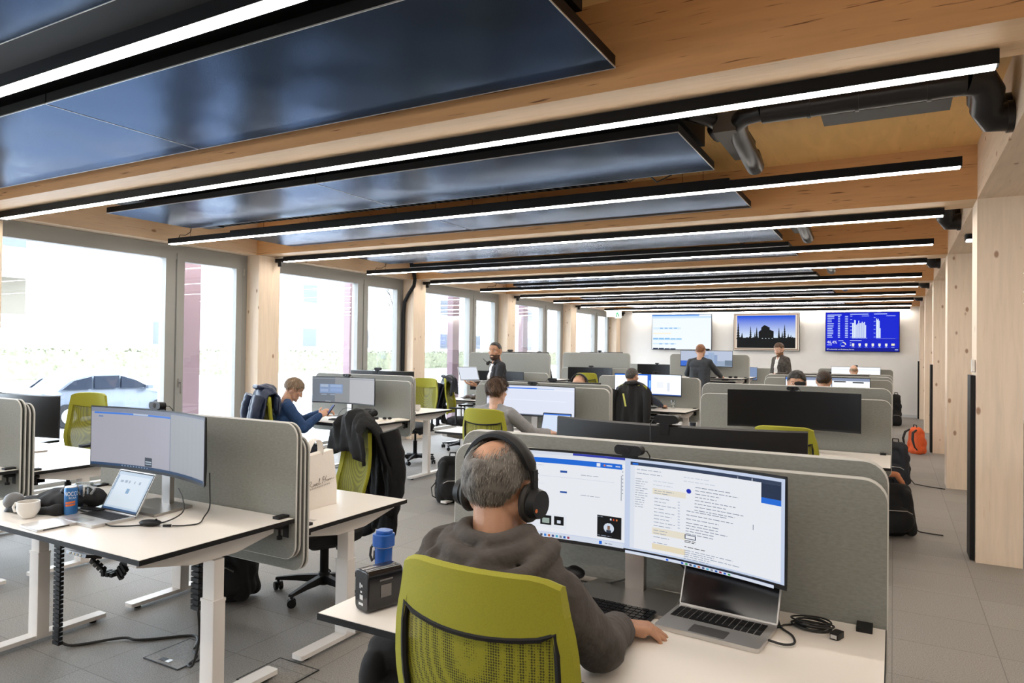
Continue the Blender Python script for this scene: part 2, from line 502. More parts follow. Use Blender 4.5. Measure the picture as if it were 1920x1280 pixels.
# windows: fixed pane + opening sash in every bay
def window(idx, y0):
    y1 = y0+3.04
    name = 'window_%d' % idx
    x0, x1 = XW-.12, XW
    g = y0+1.98
    fr = MB()
    fr.box(x0, y0, 2.65, x1, y1, SO-.002)                 # head
    fr.box(x0, y0, 0, x1, y1, .16)                        # bottom rail
    fr.box(x0, y0, .16, x1, y0+.10, 2.65)
    fr.box(x0, g-.13, .16, x1, g, 2.65)
    fr.box(x0, y1-.07, .16, x1, y1, 2.65)
    root = struct(name, fr, FRAME)
    part(root, 'window_sill', MB().box(x1, y0, .0, x1+.10, y1, .12), mat('pale_sill', (.6, .6, .58), .4))
    part(root, 'glass_pane', MB().box(XW-.075, y0+.09, .15, XW-.069, g-.12, 2.66), PANE)
    s = MB(); a, b = g+.012, y1-.082
    s.box(XW-.09, a, .18, XW+.012, a+.10, 2.725); s.box(XW-.09, b-.10, .18, XW+.012, b, 2.725)
    s.box(XW-.09, a+.10, 2.63, XW+.012, b-.10, 2.725); s.box(XW-.09, a+.10, .18, XW+.012, b-.10, .28)
    sh = part(root, 'window_sash', s, FRAME)
    part(sh, 'glass_pane', MB().box(XW-.055, a+.09, .27, XW-.049, b-.09, 2.64), PANE)
    h = MB().box(XW+.012, a+.03, 1.10, XW+.024, a+.06, 1.20).box(XW+.024, a+.038, 1.14, XW+.06, a+.052, 1.155).box(XW+.048, a+.038, 1.02, XW+.062, a+.052, 1.155)
    part(sh, 'handle', h, STEEL)
    part(root, 'hinge', MB().cyl((XW+.02, b+.012, 2.55), (XW+.02, b+.012, 2.64), .008), STEEL)
    part(root, 'hinge', MB().cyl((XW+.02, b+.012, .42), (XW+.02, b+.012, .51), .008), STEEL)
for i, y in enumerate(BY[:-1]):
    window(i+1, y+.36)

# pipes running down beside the window posts
for y, l in ((9.86, 'black pipe running down the third window post'), (3.06, 'black pipe bending beside the nearest window post')):
    m = MB()
    pts = [(-7.50, y-.05, CE-.03), (-7.40, y-.05, 3.0), (-7.36, y-.05, 2.80), (-7.38, y-.05, 2.70), (-7.5, y-.05, 2.55), (-7.58, y-.05, 2.42), (-7.60, y-.05, 2.2), (-7.60, y-.05, .12)]
    m.tube(pts, .032, 12)
    solo('service_pipe', m, BLACK, l, 'pipe')

# exit sign hanging by the last window
ex = thing('exit_sign', 'white hanging exit sign box near the last window', 'sign', (-7.05, 18.7, 2.66))
part(ex, 'housing', MB().box(-.16, -.03, -.09, .10, .03, .11), WHITEP)
part(ex, 'sign_plate', MB().box(.10, -.035, -.12, .27, .035, .12), mat('lit_sign', (.8, .85, .8), .4, emit=(.8, .95, .85), es=.35), label='lit white sign plate')
m = MB()
for t in ((0.15, .05, .19, .08), (.14, -.02, .20, .04), (.13, -.09, .16, -.02), (.19, -.08, .22, -.01), (.215, -.09, .225, .09)):
    m.box(t[0], -.037, t[1], t[2], -.035, t[3])
part(ex, 'pictogram', m, mat('sign_green', (.02, .25, .10), .5))
part(ex, 'hanger', MB().cyl((-.03, 0, .10), (-.03, 0, .58), .006), STEEL)

# ------------------------------------------------------------------ linear lights
for i in range(-2, 12):  # strips behind the camera are unseen, added for the light they give
    y = 1.64+1.7*i
    x0, x1 = (-7.25, .36)
    if i == 11: x0 = -7.0
    pos = {0: 'nearest, bright strip crossing the top left corner', 1: 'second strip, ending beside the big black duct elbow', 2: 'third strip, below the first silencer box',
           3: 'fourth strip, meeting the nearest window post', 4: 'fifth strip from the camera', 5: 'sixth strip from the camera', 6: 'seventh strip from the camera', 7: 'eighth strip from the camera',
           8: 'ninth strip from the camera', 9: 'third strip from the far wall', 10: 'second strip from the far wall', 11: 'shortest strip, closest to the wall screens'}.get(i, 'unseen strip behind the photographer, added for its light')
    t = thing('linear_light', 'long black linear ceiling light, '+pos, 'ceiling light', (0, y, 2.75), group='linear ceiling lights')
    part(t, 'housing', MB().box(x0, -.03, .007, x1, .03, .066), BLKMET)
    part(t, 'diffuser', MB().box(x0+.01, -.028, 0, x1-.01, .028, .0065), STRIP)
    for j, hx in enumerate((-6.9, -4.75, -2.6, -.4)):
        if i % 2 == 0: part(t, 'suspension_wire', MB().cyl((hx, 0, .066), (hx, 0, .5), .0018, seg=5), BLKMET, key='wire')
    if i % 2 == 0:
        part(t, 'power_lead', MB().tube([(-7.1, 0, .066), (-7.08, 0, .10), (-6.98, 0, .09), (-6.9, .0, .12), (-6.88, .01, .2), (-6.88, .0, .49)], .004, 6), BLKMET, key='lead')
    else:
        part(t, 'bracket', MB().box(-7.41, -.02, -.0, -7.26, .02, .05).box(-7.34, -.035, -.06, -7.28, -.015, .03), BLACK, key='brk')

# lights added past the posts to brighten them, and small lamps under the long beam
for i in range(-2, 12, 2):
    t = thing('linear_light', 'black linear light added beyond the right-hand timber posts to brighten them', 'ceiling light', (0, 1.64+1.7*i, 2.75), group='added linear lights beyond the posts')
    part(t, 'housing', MB().box(1.3, -.03, .007, 4.2, .03, .066), BLKMET, key='rhouse')
    part(t, 'diffuser', MB().box(1.31, -.028, 0, 4.19, .028, .0065), STRIP, key='rdiff')
    for hx in (1.6, 3.9): part(t, 'suspension_wire', MB().cyl((hx, 0, .066), (hx, 0, .5), .0018, seg=5), BLKMET, key='rw%.1f' % hx)
for y, l in ((8.35, 'small black lamp under the long beam between the two nearest posts'), (15.15, 'small black lamp under the long beam near the far posts')):
    t = thing('beam_lamp', l, 'lamp', (.71, y, 2.755))
    part(t, 'housing', MB().rbox(0, 0, .038, .17, .17, .05, .03), BLKMET, key='bl1')
    part(t, 'diffuser', MB().rbox(0, 0, .006, .15, .15, .014, .025), mat('lamp_glass', (.9, .9, .9), .4, emit=(1, .95, .88), es=1.2), key='bl2')
# ------------------------------------------------------------------ chilled ceiling sails, ducts, trays
nth = {2: 'first', 3: 'second', 4: 'third', 5: 'fourth', 6: 'fifth', 1: 'zeroth'}
def sail(y0, lab):
    t = thing('ceiling_panel', lab, 'ceiling panel', (0, y0, 2.88), group='dark perforated ceiling panels')
    for a, b in ((-6.72, -3.975), (-3.965, -1.11)):
        m = MB(); m.box(a, 0, 0, b, .93, .055)
        m.m[0] = 1
        part(t, 'panel_cassette', m, [BLKMET, PERF], key='cas%.2f' % a)
        e = MB().box(a, -.004, -.002, b, 0, .004).box(a, .93, -.002, b, .934, .004).box(b-.001, 0, -.002, b+.003, .93, .004)
        part(t, 'edge_trim', e, SILVER, key='trim%.2f' % a)
    for hx in (-6.3, -4.4, -3.5, -1.5):
        for hy in (.12, .8):
            part(t, 'suspension_wire', MB().cyl((hx, hy, .055), (hx, hy, .37), .002, seg=5), BLKMET, key='pw%.1f%.1f' % (hx, hy))
for i in range(0, 7):
    y = BY[i]
    where = {0: 'behind the photographer', 1: 'over the nearest desks', 2: 'in front of the second beam', 3: 'in front of the third beam', 4: 'in front of the fourth beam', 5: 'in front of the fifth beam', 6: 'by the far wall'}[i]
    sail(y+.93, 'dark metal ceiling panel, first of the pair '+where)
    sail(y+2.36, 'dark metal ceiling panel, second of the pair '+where)
    # ventilation duct with silencer and elbow over each bay
    t = thing('air_duct', 'black air duct with boxed silencer, '+where, 'air duct', (0, y, 0), group='black air ducts')
    def pipe():
        m = MB()
        m.tube([(-.70, 1.28, 3.05), (.33, 1.28, 3.05)], .075, 20)
        m.tube([(-.70, 1.28, 3.05), (-.80, 1.30, 3.045), (-.865, 1.38, 3.03), (-.88, 1.55, 3.0), (-.86, 1.8, 2.93), (-.855, 1.98, 2.90), (-.87, 2.06, 2.93), (-.9, 2.09, 3.02)], .06, 16)
        for x in (-.45, -.2, .15): m.tube([(x, 1.28, 3.05), (x+.02, 1.28, 3.05)], .081, 20)
        return m
    part(t, 'duct_pipe', pipe, DUCT, key='pipe')
    def elbow():
        m = MB()
        m.tube([(.33, 1.28, 3.05), (.40, 1.30, 3.04), (.43, 1.36, 3.0), (.43, 1.44, 2.94), (.46, 1.50, 2.90), (.562, 1.52, 2.90)], .078, 20)
        m.tube([(.36, 1.36, 3.14), (.41, 1.50, 3.1), (.42, 1.58, 3.03), (.45, 1.62, 2.985), (.562, 1.63, 2.985)], .07, 20)
        m.tube([(.53, 1.52, 2.90), (.56, 1.52, 2.90)], .085, 20).tube([(.53, 1.63, 2.985), (.56, 1.63, 2.985)], .078, 20)
        return m
    part(t, 'duct_elbow', elbow, DUCT, key='elbow')
    part(t, 'cover_sheet', MB().box(-.38, 1.33, 2.985, .27, 1.54, 2.995), mat('dark_sheet', (.018, .015, .013), .6), key='csheet')
    part(t, 'silencer_box', MB().box(-1.0, 1.32, 2.97, -.86, 2.02, 3.09), [mat('grey_sheet', (.075, .068, .06), .6)], key='silb', label='grey sheet metal silencer box')
    part(t, 'ceiling_plenum', MB().box(-6.9, .42, 3.02, -1.15, 1.75, 3.2), BLKMET, key='plen')
    if i == 1: part(t, 'ceiling_plenum', MB().box(-7.2, 1.8, 3.02, -1.15, 3.0, 3.2), BLKMET)
    part(t, 'flexible_hose', MB().tube([(-1.12, 1.2, 3.08), (-1.02, 1.3, 3.06), (-1.0, 1.5, 3.08)]+[(-1.05, 1.6+.02*k, 3.08+.004*(k % 2)) for k in range(8)], .05, 14), DUCT, key='flexh')
    # cable tray with ladder rungs
    if i == 1: continue
    t = thing('cable_tray', 'black perforated cable tray above the lights, '+where, 'cable tray', (0, y, 0), group='black cable trays')
    def tray():
        m = MB()
        m.box(-6.95, 2.04, 2.96, -1.9, 2.045, 3.02).box(-6.95, 2.26, 2.96, -1.9, 2.265, 3.02)
        for k in range(64): m.box(-6.95+k*.08, 2.045, 2.96, -6.92+k*.08, 2.26, 2.964)
        m.box(-6.95, 2.13, 2.96, -1.9, 2.15, 2.963)
        m.box(-6.95, 2.04, 2.95, -6.7, 2.265, 3.03)
        return m
    part(t, 'tray', tray, BLKMET, key='tray')
    part(t, 'cables', MB().tube([(-6.6+.4*k, 2.12+.03*math.sin(k*1.3), 2.98) for k in range(12)], .009, 6).tube([(-6.6+.4*k, 2.19+.03*math.sin(k*2.1), 2.98) for k in range(12)], .011, 6), CABLE, key='traycab')
    part(t, 'hanging_cable', MB().tube([(-1.7, 2.1, 3.0), (-1.6, 2.12, 2.9), (-1.5, 2.15, 2.95), (-1.45, 2.2, 3.2)], .007, 6).tube([(-1.9, 2.1, 3.0), (-1.82, 2.12, 2.93), (-1.75, 2.15, 2.97), (-1.72, 2.2, 3.2)], .006, 6), CABLE, key='hangcab')

# ------------------------------------------------------------------ outside the windows
ASPH = mat('asphalt', (.34, .34, .35), .9, noise_amt=.06, nscale=8)
gm = MB().box(-24, -30, -.75, -8.2, 90, -.65)
struct('street', gm, ASPH)
struct('verge', MB().prism([(-24, -.75), (-24, -.62), (-29.2, .17), (-60, .2), (-60, -.75)], -30, 90, 'y'), mat('pale_verge', (.6, .6, .55), .9))
struct('plinth', MB().box(-8.25, YF, -.75, -7.9, YB, -.02), mat('concrete', (.5, .5, .5), .8))
fin = mat('wine_red_fin', (.21, .135, .15), .6)
for k, y in enumerate(BY[1:-1]):
    f_ = MB().box(-8.9, y-.15, -.64, -8.75, y+.12, 3.9)
    solo('facade_fin', f_, fin, 'wine red upright fin standing outside the %s window' % ['edge-of-picture', 'nearest', 'second', 'third', 'fourth', 'last'][k], 'facade fin', group='wine red facade fins', key=None)
# hedge
hm = MB(); rh = random.Random(3)
hed = MB()
for k in range(5200):
    y = rh.uniform(3, 85); 
    z = rh.uniform(.18, 1.42); x = -30+rh.uniform(-.5, .45)+(.0 if z > .4 else .1)
    if rh.random() < .5: z = 1.42-abs(rh.gauss(0, .12))
    s_ = rh.uniform(.05, .12)
    a = Vector((rh.uniform(-1, 1), rh.uniform(-1, 1), rh.uniform(-1, 1))).normalized(); b = a.orthogonal().normalized()
    p = Vector((x, y, z)); 
    hed.add([p-a*s_, p+b*s_*.6, p+a*s_, p-b*s_*.6], [(0, 1, 2, 3)])
hed.box(-30.35, 3, .18, -29.75, 85, 1.3)
solo('hedge', hed, mat('hedge_leaves', (.17, .175, .11), .8, noise_amt=.35, nscale=4), 'long clipped green hedge across the street', 'hedge', sharp=0)
# white apartment block opposite
WB = mat('white_render', (.85, .85, .85), .8); BLW = mat('pale_blue_glass', (.06, .07, .09), .3); BEI = mat('beige_shutter', (.11, .095, .07), .7)
b = thing('apartment_building', 'plain white apartment block behind the hedge', 'building', (-42, 30, .2))
part(b, 'wall', MB().box(-8, -6, 0, 0, 60, 13), WB)
for k in range(9):
    for l in range(3):
        if (k+l) % 3 == 1: continue
        w_ = part(b, 'window', MB().box(-.03, -2+k*6.5, 1.4+l*3.6, .05, -.4+k*6.5, 3.0+l*3.6), mat('pale_window_frame', (.12, .12, .13), .5), key='bw%d%d' % (k, l))
        part(w_, 'pane', MB().box(.05, -1.9+k*6.5, 1.5+l*3.6, .06, -.5+k*6.5, 2.9+l*3.6), BLW, key='bp%d%d' % (k, l))
b = thing('balcony_building', 'white block with balconies and beige shutters at far left', 'building', (-34, 12, .2))
part(b, 'wall', MB().box(-8, -14, 0, 0, 5.8, 13), WB)
for l in range(4):
    part(b, 'balcony', MB().box(0, -6, 1.6+l*2.9, 1.3, 4.9, 2.6+l*2.9), WB, key='bal%d' % l)
    part(b, 'shutter', MB().box(.0, 1.2, 2.7+l*2.9, .06, 4.6, 4.3+l*2.9), [BEI, BLW][l % 2], key='shu%d' % l)
# street tree
tm = MB(); rt = random.Random(11)
def branch(p, d, L, r, n):
    pts = [p]; 
    for k in range(4):
        d = (d+Vector((rt.uniform(-.15, .15), rt.uniform(-.15, .15), .06))).normalized(); p = p+d*L/4; pts.append(p)
    tm.tube(pts, [r*(1-.15*k) for k in range(5)], 6)
    if n:
        for k in range(4):
            q = pts[1+k % 4]; branch(q, (d+Vector((rt.uniform(-.9, .9), rt.uniform(-.9, .9), rt.uniform(-.1, .5)))).normalized(), L*.55, r*.5, n-1)
branch(Vector((0, 0, 0)), Vector((0, 0, 1)), 3.6, .05, 2)
solo('street_tree', tm, mat('pale_bark', (.05, .042, .035), .9), 'thin bare young tree outside the second narrow window', 'tree', (-13.8, 17.6, -.65))
# parked car
def car():
    root = thing('car', 'silver white car driving past the left window', 'car', (-20.2, 11.9, -.65), 0)
    paint = mat('silver_car_paint', (.075, .09, .115), .4, coat=.2)
    prof = [(-2.15, .35), (-2.2, .75), (-2.05, .98), (-1.6, 1.02), (-1.25, 1.30), (-.75, 1.44), (.1, 1.45), (.65, 1.28), (1.15, 1.0), (1.75, .9), (2.1, .74), (2.2, .45), (2.1, .28), (-2.1, .28)]
    m = MB()
    secs = [(-.86, .86), (-.80, .96), (-.6, 1.0), (.6, 1.0), (.80, .96), (.86, .86)]
    rings = []
    for x, k in secs:
        rings.append([(x*(1 if z < 1.0 else .86 if abs(x) > .5 else .95), y*(k if abs(k) else 1), .28+(z-.28)*k) for y, z in prof])
    m.loft(rings)
    part(root, 'body', m, paint, sharp=30)
    for sx in (-1, 1):
        g = MB(); gx = sx*.815
        for poly in ([(-1.5, 1.03), (-1.2, 1.26), (-.72, 1.37), (-.72, 1.03)], [(-.64, 1.03), (-.64, 1.38), (.05, 1.38), (.05, 1.03)], [(.12, 1.03), (.12, 1.36), (.58, 1.22), (.98, 1.02)]):
            g.prism([(a, b_-.0) for a, b_ in poly], gx-.03, gx+.03, 'x')
        part(root, 'side_window', g, mat('car_glass', (.012, .016, .026), .3, spec=.2))
    part(root, 'mirror', MB().box(.78, .85, .98, .98, 1.0, 1.08), paint)
    for sy in (-1.35, 1.32):
        for sx in (-.82, .82):
            w_ = part(root, 'wheel', MB().cyl((-.10, 0, 0), (.10, 0, 0), .32, seg=28), BLACK, (sx, sy, .32), key='whl')
            part(w_, 'rim', MB().cyl((-.115, 0, 0), (.115, 0, 0), .2, seg=20), SILVER, key='rim')
    for sx in (-.55, .55): part(root, 'headlight', MB().box(sx-.2, 2.0, .6, sx+.2, 2.14, .72), SILVER)
car()
# ------------------------------------------------------------------ furniture builders (local frame: user sits at -y and looks to +y)
def desk(label, x0, yd, side, h, foot=.03, paddle=False, group='white sit-stand desks'):
    """x0 right edge of the desk column, yd line between the two facing desks, side -1: user on the near side, +1: far side"""
    cx = x0-.8; cy = yd+side*.445
    t = thing('desk', label, 'desk', (cx, cy, 0), 0 if side < 0 else PI, group)
    def top():
        m = MB()
        m.box(-.8, -.395, -.022, .8, .395, -.0015, 1)
        m.box(-.797, -.392, -.0015, .797, .392, 0, 0)
        return m
    part(t, 'tabletop', top, [LAMIN, BLACK], (0, 0, h), key='top')
    for sx in (-1, 1):
        def arm():
            return MB().prism([(-.36, -.022), (.33, -.022), (.33, -.065), (.12, -.105), (-.10, -.105), (-.36, -.05)], -.03, .03, 'x')
        x = sx*.70
        part(t, 'support_arm', arm, WHITEMET, (x, 0, h), key='arm')
        for dy in (-.06, .05): pass
        lo = h*.62
        def upper(): return MB().rbox(0, .02, h-.105-(h-.105-lo+.02)/2, .078, .052, h-.105-lo+.02, .004)
        def lower(): return MB().rbox(0, .02, (lo+.03)/2, .088, .062, lo-.03, .004).rbox(0, .02, lo+.004, .092, .066, .012, .004)
        l = part(t, 'leg', lower, WHITEMET, (x, 0, 0), key='low%.2f' % h)
        part(l, 'leg_column', upper, WHITEMET, key='up%.2f' % h)
        def ft(): 
            return MB().rbox(0, 0, .03, .075, .74, .022, .012, axis='z').cyl((0, -.31, .0), (0, -.31, .02), .018, mi=1).cyl((0, .31, .0), (0, .31, .02), .018, mi=1)
        part(l, 'foot', ft, [WHITEMET, BLACK], (0, 0, 0), key='foot')
    part(t, 'crossbeam', MB().box(-.67, .0, -.075, .67, .05, -.03).box(-.67, -.2, -.05, .67, -.17, -.024), WHITEMET, (0, 0, h), key='cross')
    part(t, 'cable_tray', MB().box(-.55, .20, -.12, .55, .205, -.03).box(-.55, .33, -.12, .55, .335, -.03).box(-.55, .20, -.125, .55, .335, -.12), BLKMET, (0, 0, h), key='dtray')
    p = MB().box(-.06, -.40, -.037, .06, -.34, -.023)
    if paddle:
        p = MB(); M = T(0, -.395, -.03) @ rot('X', -16)
        p.box(-.07, 0, -.014, .07, .07, 0, M=M)
        q = part(t, 'control_paddle', p, BLACKG, (.38, 0, h))
        k = MB()
        for r_ in range(2):
            for c_ in range(4): k.box(-.045+c_*.024, -.0015, -.012+.0, -.033+c_*.024, 0, -.004+r_*.0, M=M)
        part(q, 'key_markings', k, PAPER)
    else:
        part(t, 'control_paddle', p, BLACKG, (.5, 0, h), key='padd')
    return t

def divider(label, x0, yd, side, h, group='grey felt desk dividers'):
    t = thing('desk_divider', label, 'desk divider', (x0-.8, yd+side*.027, h), 0 if side < 0 else PI, group)
    def boards(y0, y1, w=1.6): return lambda: MB().prism(rr(w, .66, .07, 6), y0, y1, 'y')
    part(t, 'felt_board', boards(-.019, -.006), FELT, (0, 0, .125), key='fb1', sharp=50)
    part(t, 'felt_board', boards(.006, .019), FELT, (0, 0, .125), key='fb2', sharp=50)
    part(t, 'core_strip', boards(-.0062, .0062, 1.575), BLACK, (0, 0, .125), key='fcore')
    def piping(y):
        def f():
            pts = [(x, y, z) for x, z in rr(1.6, .66, .07, 6)]
            return MB().tube(pts+[pts[0]], .0045, 6)
        return f
    part(t, 'edge_piping', piping(-.0135), EDGE, (0, 0, .125), key='pip1')
    part(t, 'edge_piping', piping(.0135), EDGE, (0, 0, .125), key='pip2')
    for sx in (-.74, .74):
        def cl():
            return MB().rbox(0, -.052, .006, .045, .068, .012, .004).box(-.018, -.022, -.10, .018, -.019, .012).box(-.018, -.075, -.05, .018, -.02, -.035).cyl((0, -.06, -.09), (0, -.06, -.02), .006).cyl((0, -.06, -.10), (0, -.06, -.085), .014)
        part(t, 'clamp', cl, BLACK, (sx, 0, 0), key='clamp')
    return t

# ------------------------------------------------------------------ curved wide monitors
MR = 1.75
def mpt(W, Hh, u, v, d=0.0):
    """u 0..1 left to right as the user sees it, v 0..1 bottom to top, d in front of the glass"""
    a = (u-.5)*W/MR
    r = MR-d
    return (r*math.sin(a), MR-r*math.cos(a) if False else -(MR-0)*(1-math.cos(a))-d*math.cos(a), Hh*(v-.5))
def mquad(m, W, Hh, u0, v0, u1, v1, col, d):
    n = max(1, int(abs(u1-u0)*24))
    for k in range(n):
        a = u0+(u1-u0)*k/n; b = u0+(u1-u0)*(k+1)/n
        m.add([mpt(W, Hh, a, v0, d), mpt(W, Hh, b, v0, d), mpt(W, Hh, b, v1, d), mpt(W, Hh, a, v1, d)], [(0, 1, 2, 3)], 0, col)
def hexc(h, k=1.0):
    c = [int(h[i:i+2], 16)/255 for i in (0, 2, 4)]
    return tuple((x/12.92 if x < .04045 else ((x+.055)/1.055)**2.4)*k for x in c)
def monitor(label, x, y, h, W=1.06, Hh=.33, top=.48, rz=0, content=None, cam=True, camlabel='black webcam clipped on top of a wide monitor', side=-1, group=None, gloss=False, bright=1.0, camdx=0, white=False):
    """x,y centre of the screen, h desk height, top: height of upper rim above the desk"""
    zc = top-Hh/2
    base = rz + (0 if side < 0 else PI)
    t = thing('monitor', label, 'monitor', (x, y, h), base, group)
    def shell():
        m = MB(); n = 20; rings = []
        for k in range(n+1):
            u = k/n
            th = .014+.03*(math.sin(PI*u)**.5 if 0 < u < 1 else 0)
            f0 = mpt(W, Hh, u, 0, 0); f1 = mpt(W, Hh, u, 1, 0)
            rings.append([f0, f1, (f1[0], f1[1]+th*.6, f1[2]-.006), (f0[0], f0[1]+th, f0[2]+.10), (f0[0], f0[1]+th*.7, f0[2]+.008)])
        return m.loft(rings)
    s = part(t, 'monitor_housing', shell, mat('dark_grey_plastic', (.011, .011, .012), .45, spec=.3), (0, 0, zc), key='msh%.2f%.2f' % (W, Hh), sharp=30)
    m = MB()
    if content:
        mquad(m, W, Hh, .006, .045, .994, .975, tuple(c*bright for c in content[0][4]), .0015)
        for i, (u0, v0, u1, v1, c) in enumerate(content[1:]):
            mquad(m, W, Hh, .006+u0*.988, .045+v0*.93, .006+u1*.988, .045+v1*.93, tuple(q*bright for q in c), .0018+.00012*(i+1))
        part(t, 'lit_screen', m, SCR, (0, 0, zc))
    else:
        mquad(m, W, Hh, .006, .045, .994, .975, None, .0015)
        part(t, 'dark_screen', m, SCREENOFF, (0, 0, zc), key='dks%.2f%.2f' % (W, Hh))
    def neck():
        return MB().box(-.035, .05, .012, .035, .075, zc+.02).box(-.028, .03, zc-.05, .028, .062, zc+.05)
    part(t, 'stand_neck', neck, STEEL, key='neck%.3f' % zc)
    part(t, 'stand_foot', MB().prism([(-.20, -.13), (.20, -.13), (.155, .10), (-.155, .10)], .001, .013, 'z'), STEEL, key='mfoot')
    if cam:
        c = thing('webcam', camlabel, 'webcam', (0, 0, 0), base, 'webcams on the monitors')
        a = Matrix.Rotation(base, 4, 'Z') @ Vector((camdx, -.0, 0))
        c.location = (x+a.x, y+a.y, h+top)
        def wc():
            m = MB(); r = rr(.10, .034, .016, 5)
            return m.prism([(p, q+.022) for p, q in r], -.02, .014, 'y')
        b = part(c, 'webcam_body', wc, BLACK, key='wcb')
        part(b, 'lens', MB().cyl((0, -.0215, .022), (0, -.019, .022), .010, seg=16), BLACKG, key='wcl')
        part(c, 'mounting_clip', MB().box(-.022, -.016, .0005, .022, .03, .007).box(-.018, .027, -.04, .018, .032, .004), BLACK, key='wcc')
        part(c, 'cord', MB().tube([(.035, .012, .02), (.05, .03, .018), (.055, .045, 0), (.05, .055, -.06), (.03, .06, -.14)], .0022, 6), CABLE, key='wccord')
    return t

# ------------------------------------------------------------------ office chairs
def chair(label, x, y, rz, seat=.47, back_tilt=4, top=None, group='lime green office chairs', arms=True, swivel=0, name='office_chair'):
    t = thing(name, label, 'office chair', (x, y, 0), rz, group)
    # sitter faces +y
    part(t, 'star_base', starbase, BLACK, key='star', rz=swivel)
    for k in range(5):
        a = swivel+2*PI*k/5+PI/2
        c = part(t, 'castor', castor, BLACK, (.31*math.cos(a), .31*math.sin(a), 0), a+.7, key='castor')
    part(t, 'gas_lift', MB().cyl((0, 0, .10), (0, 0, .30), .028).cyl((0, 0, .28), (0, 0, seat-.07), .016), BLKMET, key='gas')
    part(t, 'mechanism', MB().rbox(0, -.02, 0, .17, .26, .05, .03), BLACK, (0, 0, seat-.075), key='mech')
    part(t, 'seat', seatf, SEAT, (0, 0, seat), key='seat')
    B = part(t, 'backrest_frame', backframe, GREEN, (0, -.235, seat+.10), key='bframe')
    B.rotation_euler = (math.radians(back_tilt), 0, 0)
    part(B, 'backrest_mesh', backmesh, LMESH, key='bmesh')
    part(B, 'mesh_gasket', gasket, BLACK, key='gask')
    part(t, 'back_support', MB().tube([(0, -.10, seat-.07), (0, -.24, seat-.06), (0, -.30, seat+.02), (0, -.285, seat+.22)], [.03, .03, .028, .02], 10), BLACK, key='bsup')
    if arms:
        for sx in (-1, 1):
            a_ = part(t, 'armrest', lambda: MB().box(-.018, -.05, -.06, .018, .02, -.045).tube([(-sx*.10, -.02, -.055), (0, -.02, -.05), (.0, -.02, .19)], .016, 8), BLACK, (sx*.27, 0, seat), key='armp%d' % sx)
            part(a_, 'arm_pad', MB().rbox(0, 0, .20, .085, .25, .022, .03), BLACK, key='armpad')
    return t
def starbase():
    m = MB()
    m.cyl((0, 0, .055), (0, 0, .13), .045, .035)
    for k in range(5):
        a = 2*PI*k/5+PI/2; d = Vector((math.cos(a), math.sin(a), 0)); s = Vector((-d.y, d.x, 0))
        def q(r, w_, z0, z1): return [d*r+s*w_+Vector((0, 0, z0)), d*r-s*w_+Vector((0, 0, z0)), d*r-s*w_*.7+Vector((0, 0, z1)), d*r+s*w_*.7+Vector((0, 0, z1))]
        m.loft([q(.03, .026, .065, .115), q(.18, .021, .07, .103), q(.325, .015, .066, .082)])
    return m
def castor():
    m = MB()
    for x in (-.016, .016): m.cyl((x-.010, 0, .027), (x+.010, 0, .027), .027, seg=16)
    m.cyl((0, 0, .03), (0, 0, .07), .009, seg=8).box(-.012, -.018, .03, .012, .02, .052)
    return m
def seatf():
    m = MB(); rings = []
    for z, k in ((-.045, .86), (-.03, .96), (.0, 1.0), (.022, .98), (.034, .90)):
        rings.append([(px*k, py*k+.02, z-.012*max(0, abs(px)*4-.6)+(-.02*max(0, py-.12)/.1 if z > 0 else 0)) for px, py in rr(.48, .46, .12, 6)])
    return m.loft(rings)
BH = .56
def bw(v):   # half width of the back at height v (0..1)
    return .215+.02*math.sin(PI*min(1, v*1.1))-.035*max(0, v-.75)*4*.5
def by(u, v):  # depth of the back surface, u -1..1 ; wraps forward at the sides, lumbar bulge
    return .055*u*u - .028*math.exp(-((v-.25)/.2)**2)*-1 + .0
def backframe():
    m = MB()
    # top band wrapping over the upper edge
    n = 14
    def pt(u, v, off): return (u*bw(v), by(u, v)-off, v*BH)
    vb = .80
    rings = []
    for i in range(n+1):
        u = -1+2*i/n
        cr = .018*(1-u*u)         # gentle crown
        vt = 1+cr-.03*max(0, abs(u)-.8)*5
        vbb = vb-.035*(1-u*u)
        rings.append([pt(u, vbb, .012), pt(u, (vt+vbb)/2, .016), pt(u, vt-.01, .014), pt(u, vt, 0), pt(u, vt-.01, -.014), pt(u, vbb, -.012)])
    m.loft(rings)
    for sx in (-1, 1):
        rings = []
        for k in range(13):
            v = .0+k/12*.86
            wv = .17 - .05*(1-v)
            a, b = sx, sx*(1-wv*.9 if v > .0 else .8)
            rings.append([pt(a, v, .014), pt(b, v, .014), pt(b, v, -.010), pt(a, v, -.010), pt(a*1.03, v, 0)][::sx])
        m.loft(rings)
    rings = []
    for i in range(n+1):
        u = -1+2*i/n
        rings.append([pt(u, -.02, .012), pt(u, .05, .014), pt(u, .05, -.01), pt(u, -.02, -.01)])
    m.loft(rings)
    return m
def backmesh():
    m = MB(); n = 12; nv = 14; v_ = []; f = []
    for j in range(nv+1):
        v = .03+.80*j/nv
        for i in range(n+1):
            u = (-1+2*i/n)*.9; v_.append((u*bw(v), by(u, v)+.002, v*BH))
    for j in range(nv):
        for i in range(n):
            a = j*(n+1)+i; f.append((a, a+1, a+n+2, a+n+1))
    return m.add(v_, f)
def gasket():
    m = MB()
    def pt(u, v, off=.008): return (u*bw(v), by(u, v)-off, v*BH)
    L = [pt(-.87+.045*(1-k/10), .03+.77*k/10) for k in range(11)]
    Tp = [pt(-.87+1.74*k/12, .80-.035*(1-(-.87+1.74*k/12)**2)-.004) for k in range(13)]
    Rr = [pt(.87-.045*(k/10), .80-.77*k/10) for k in range(11)]
    return m.tube(L+Tp[1:-1]+Rr, .008, 6)

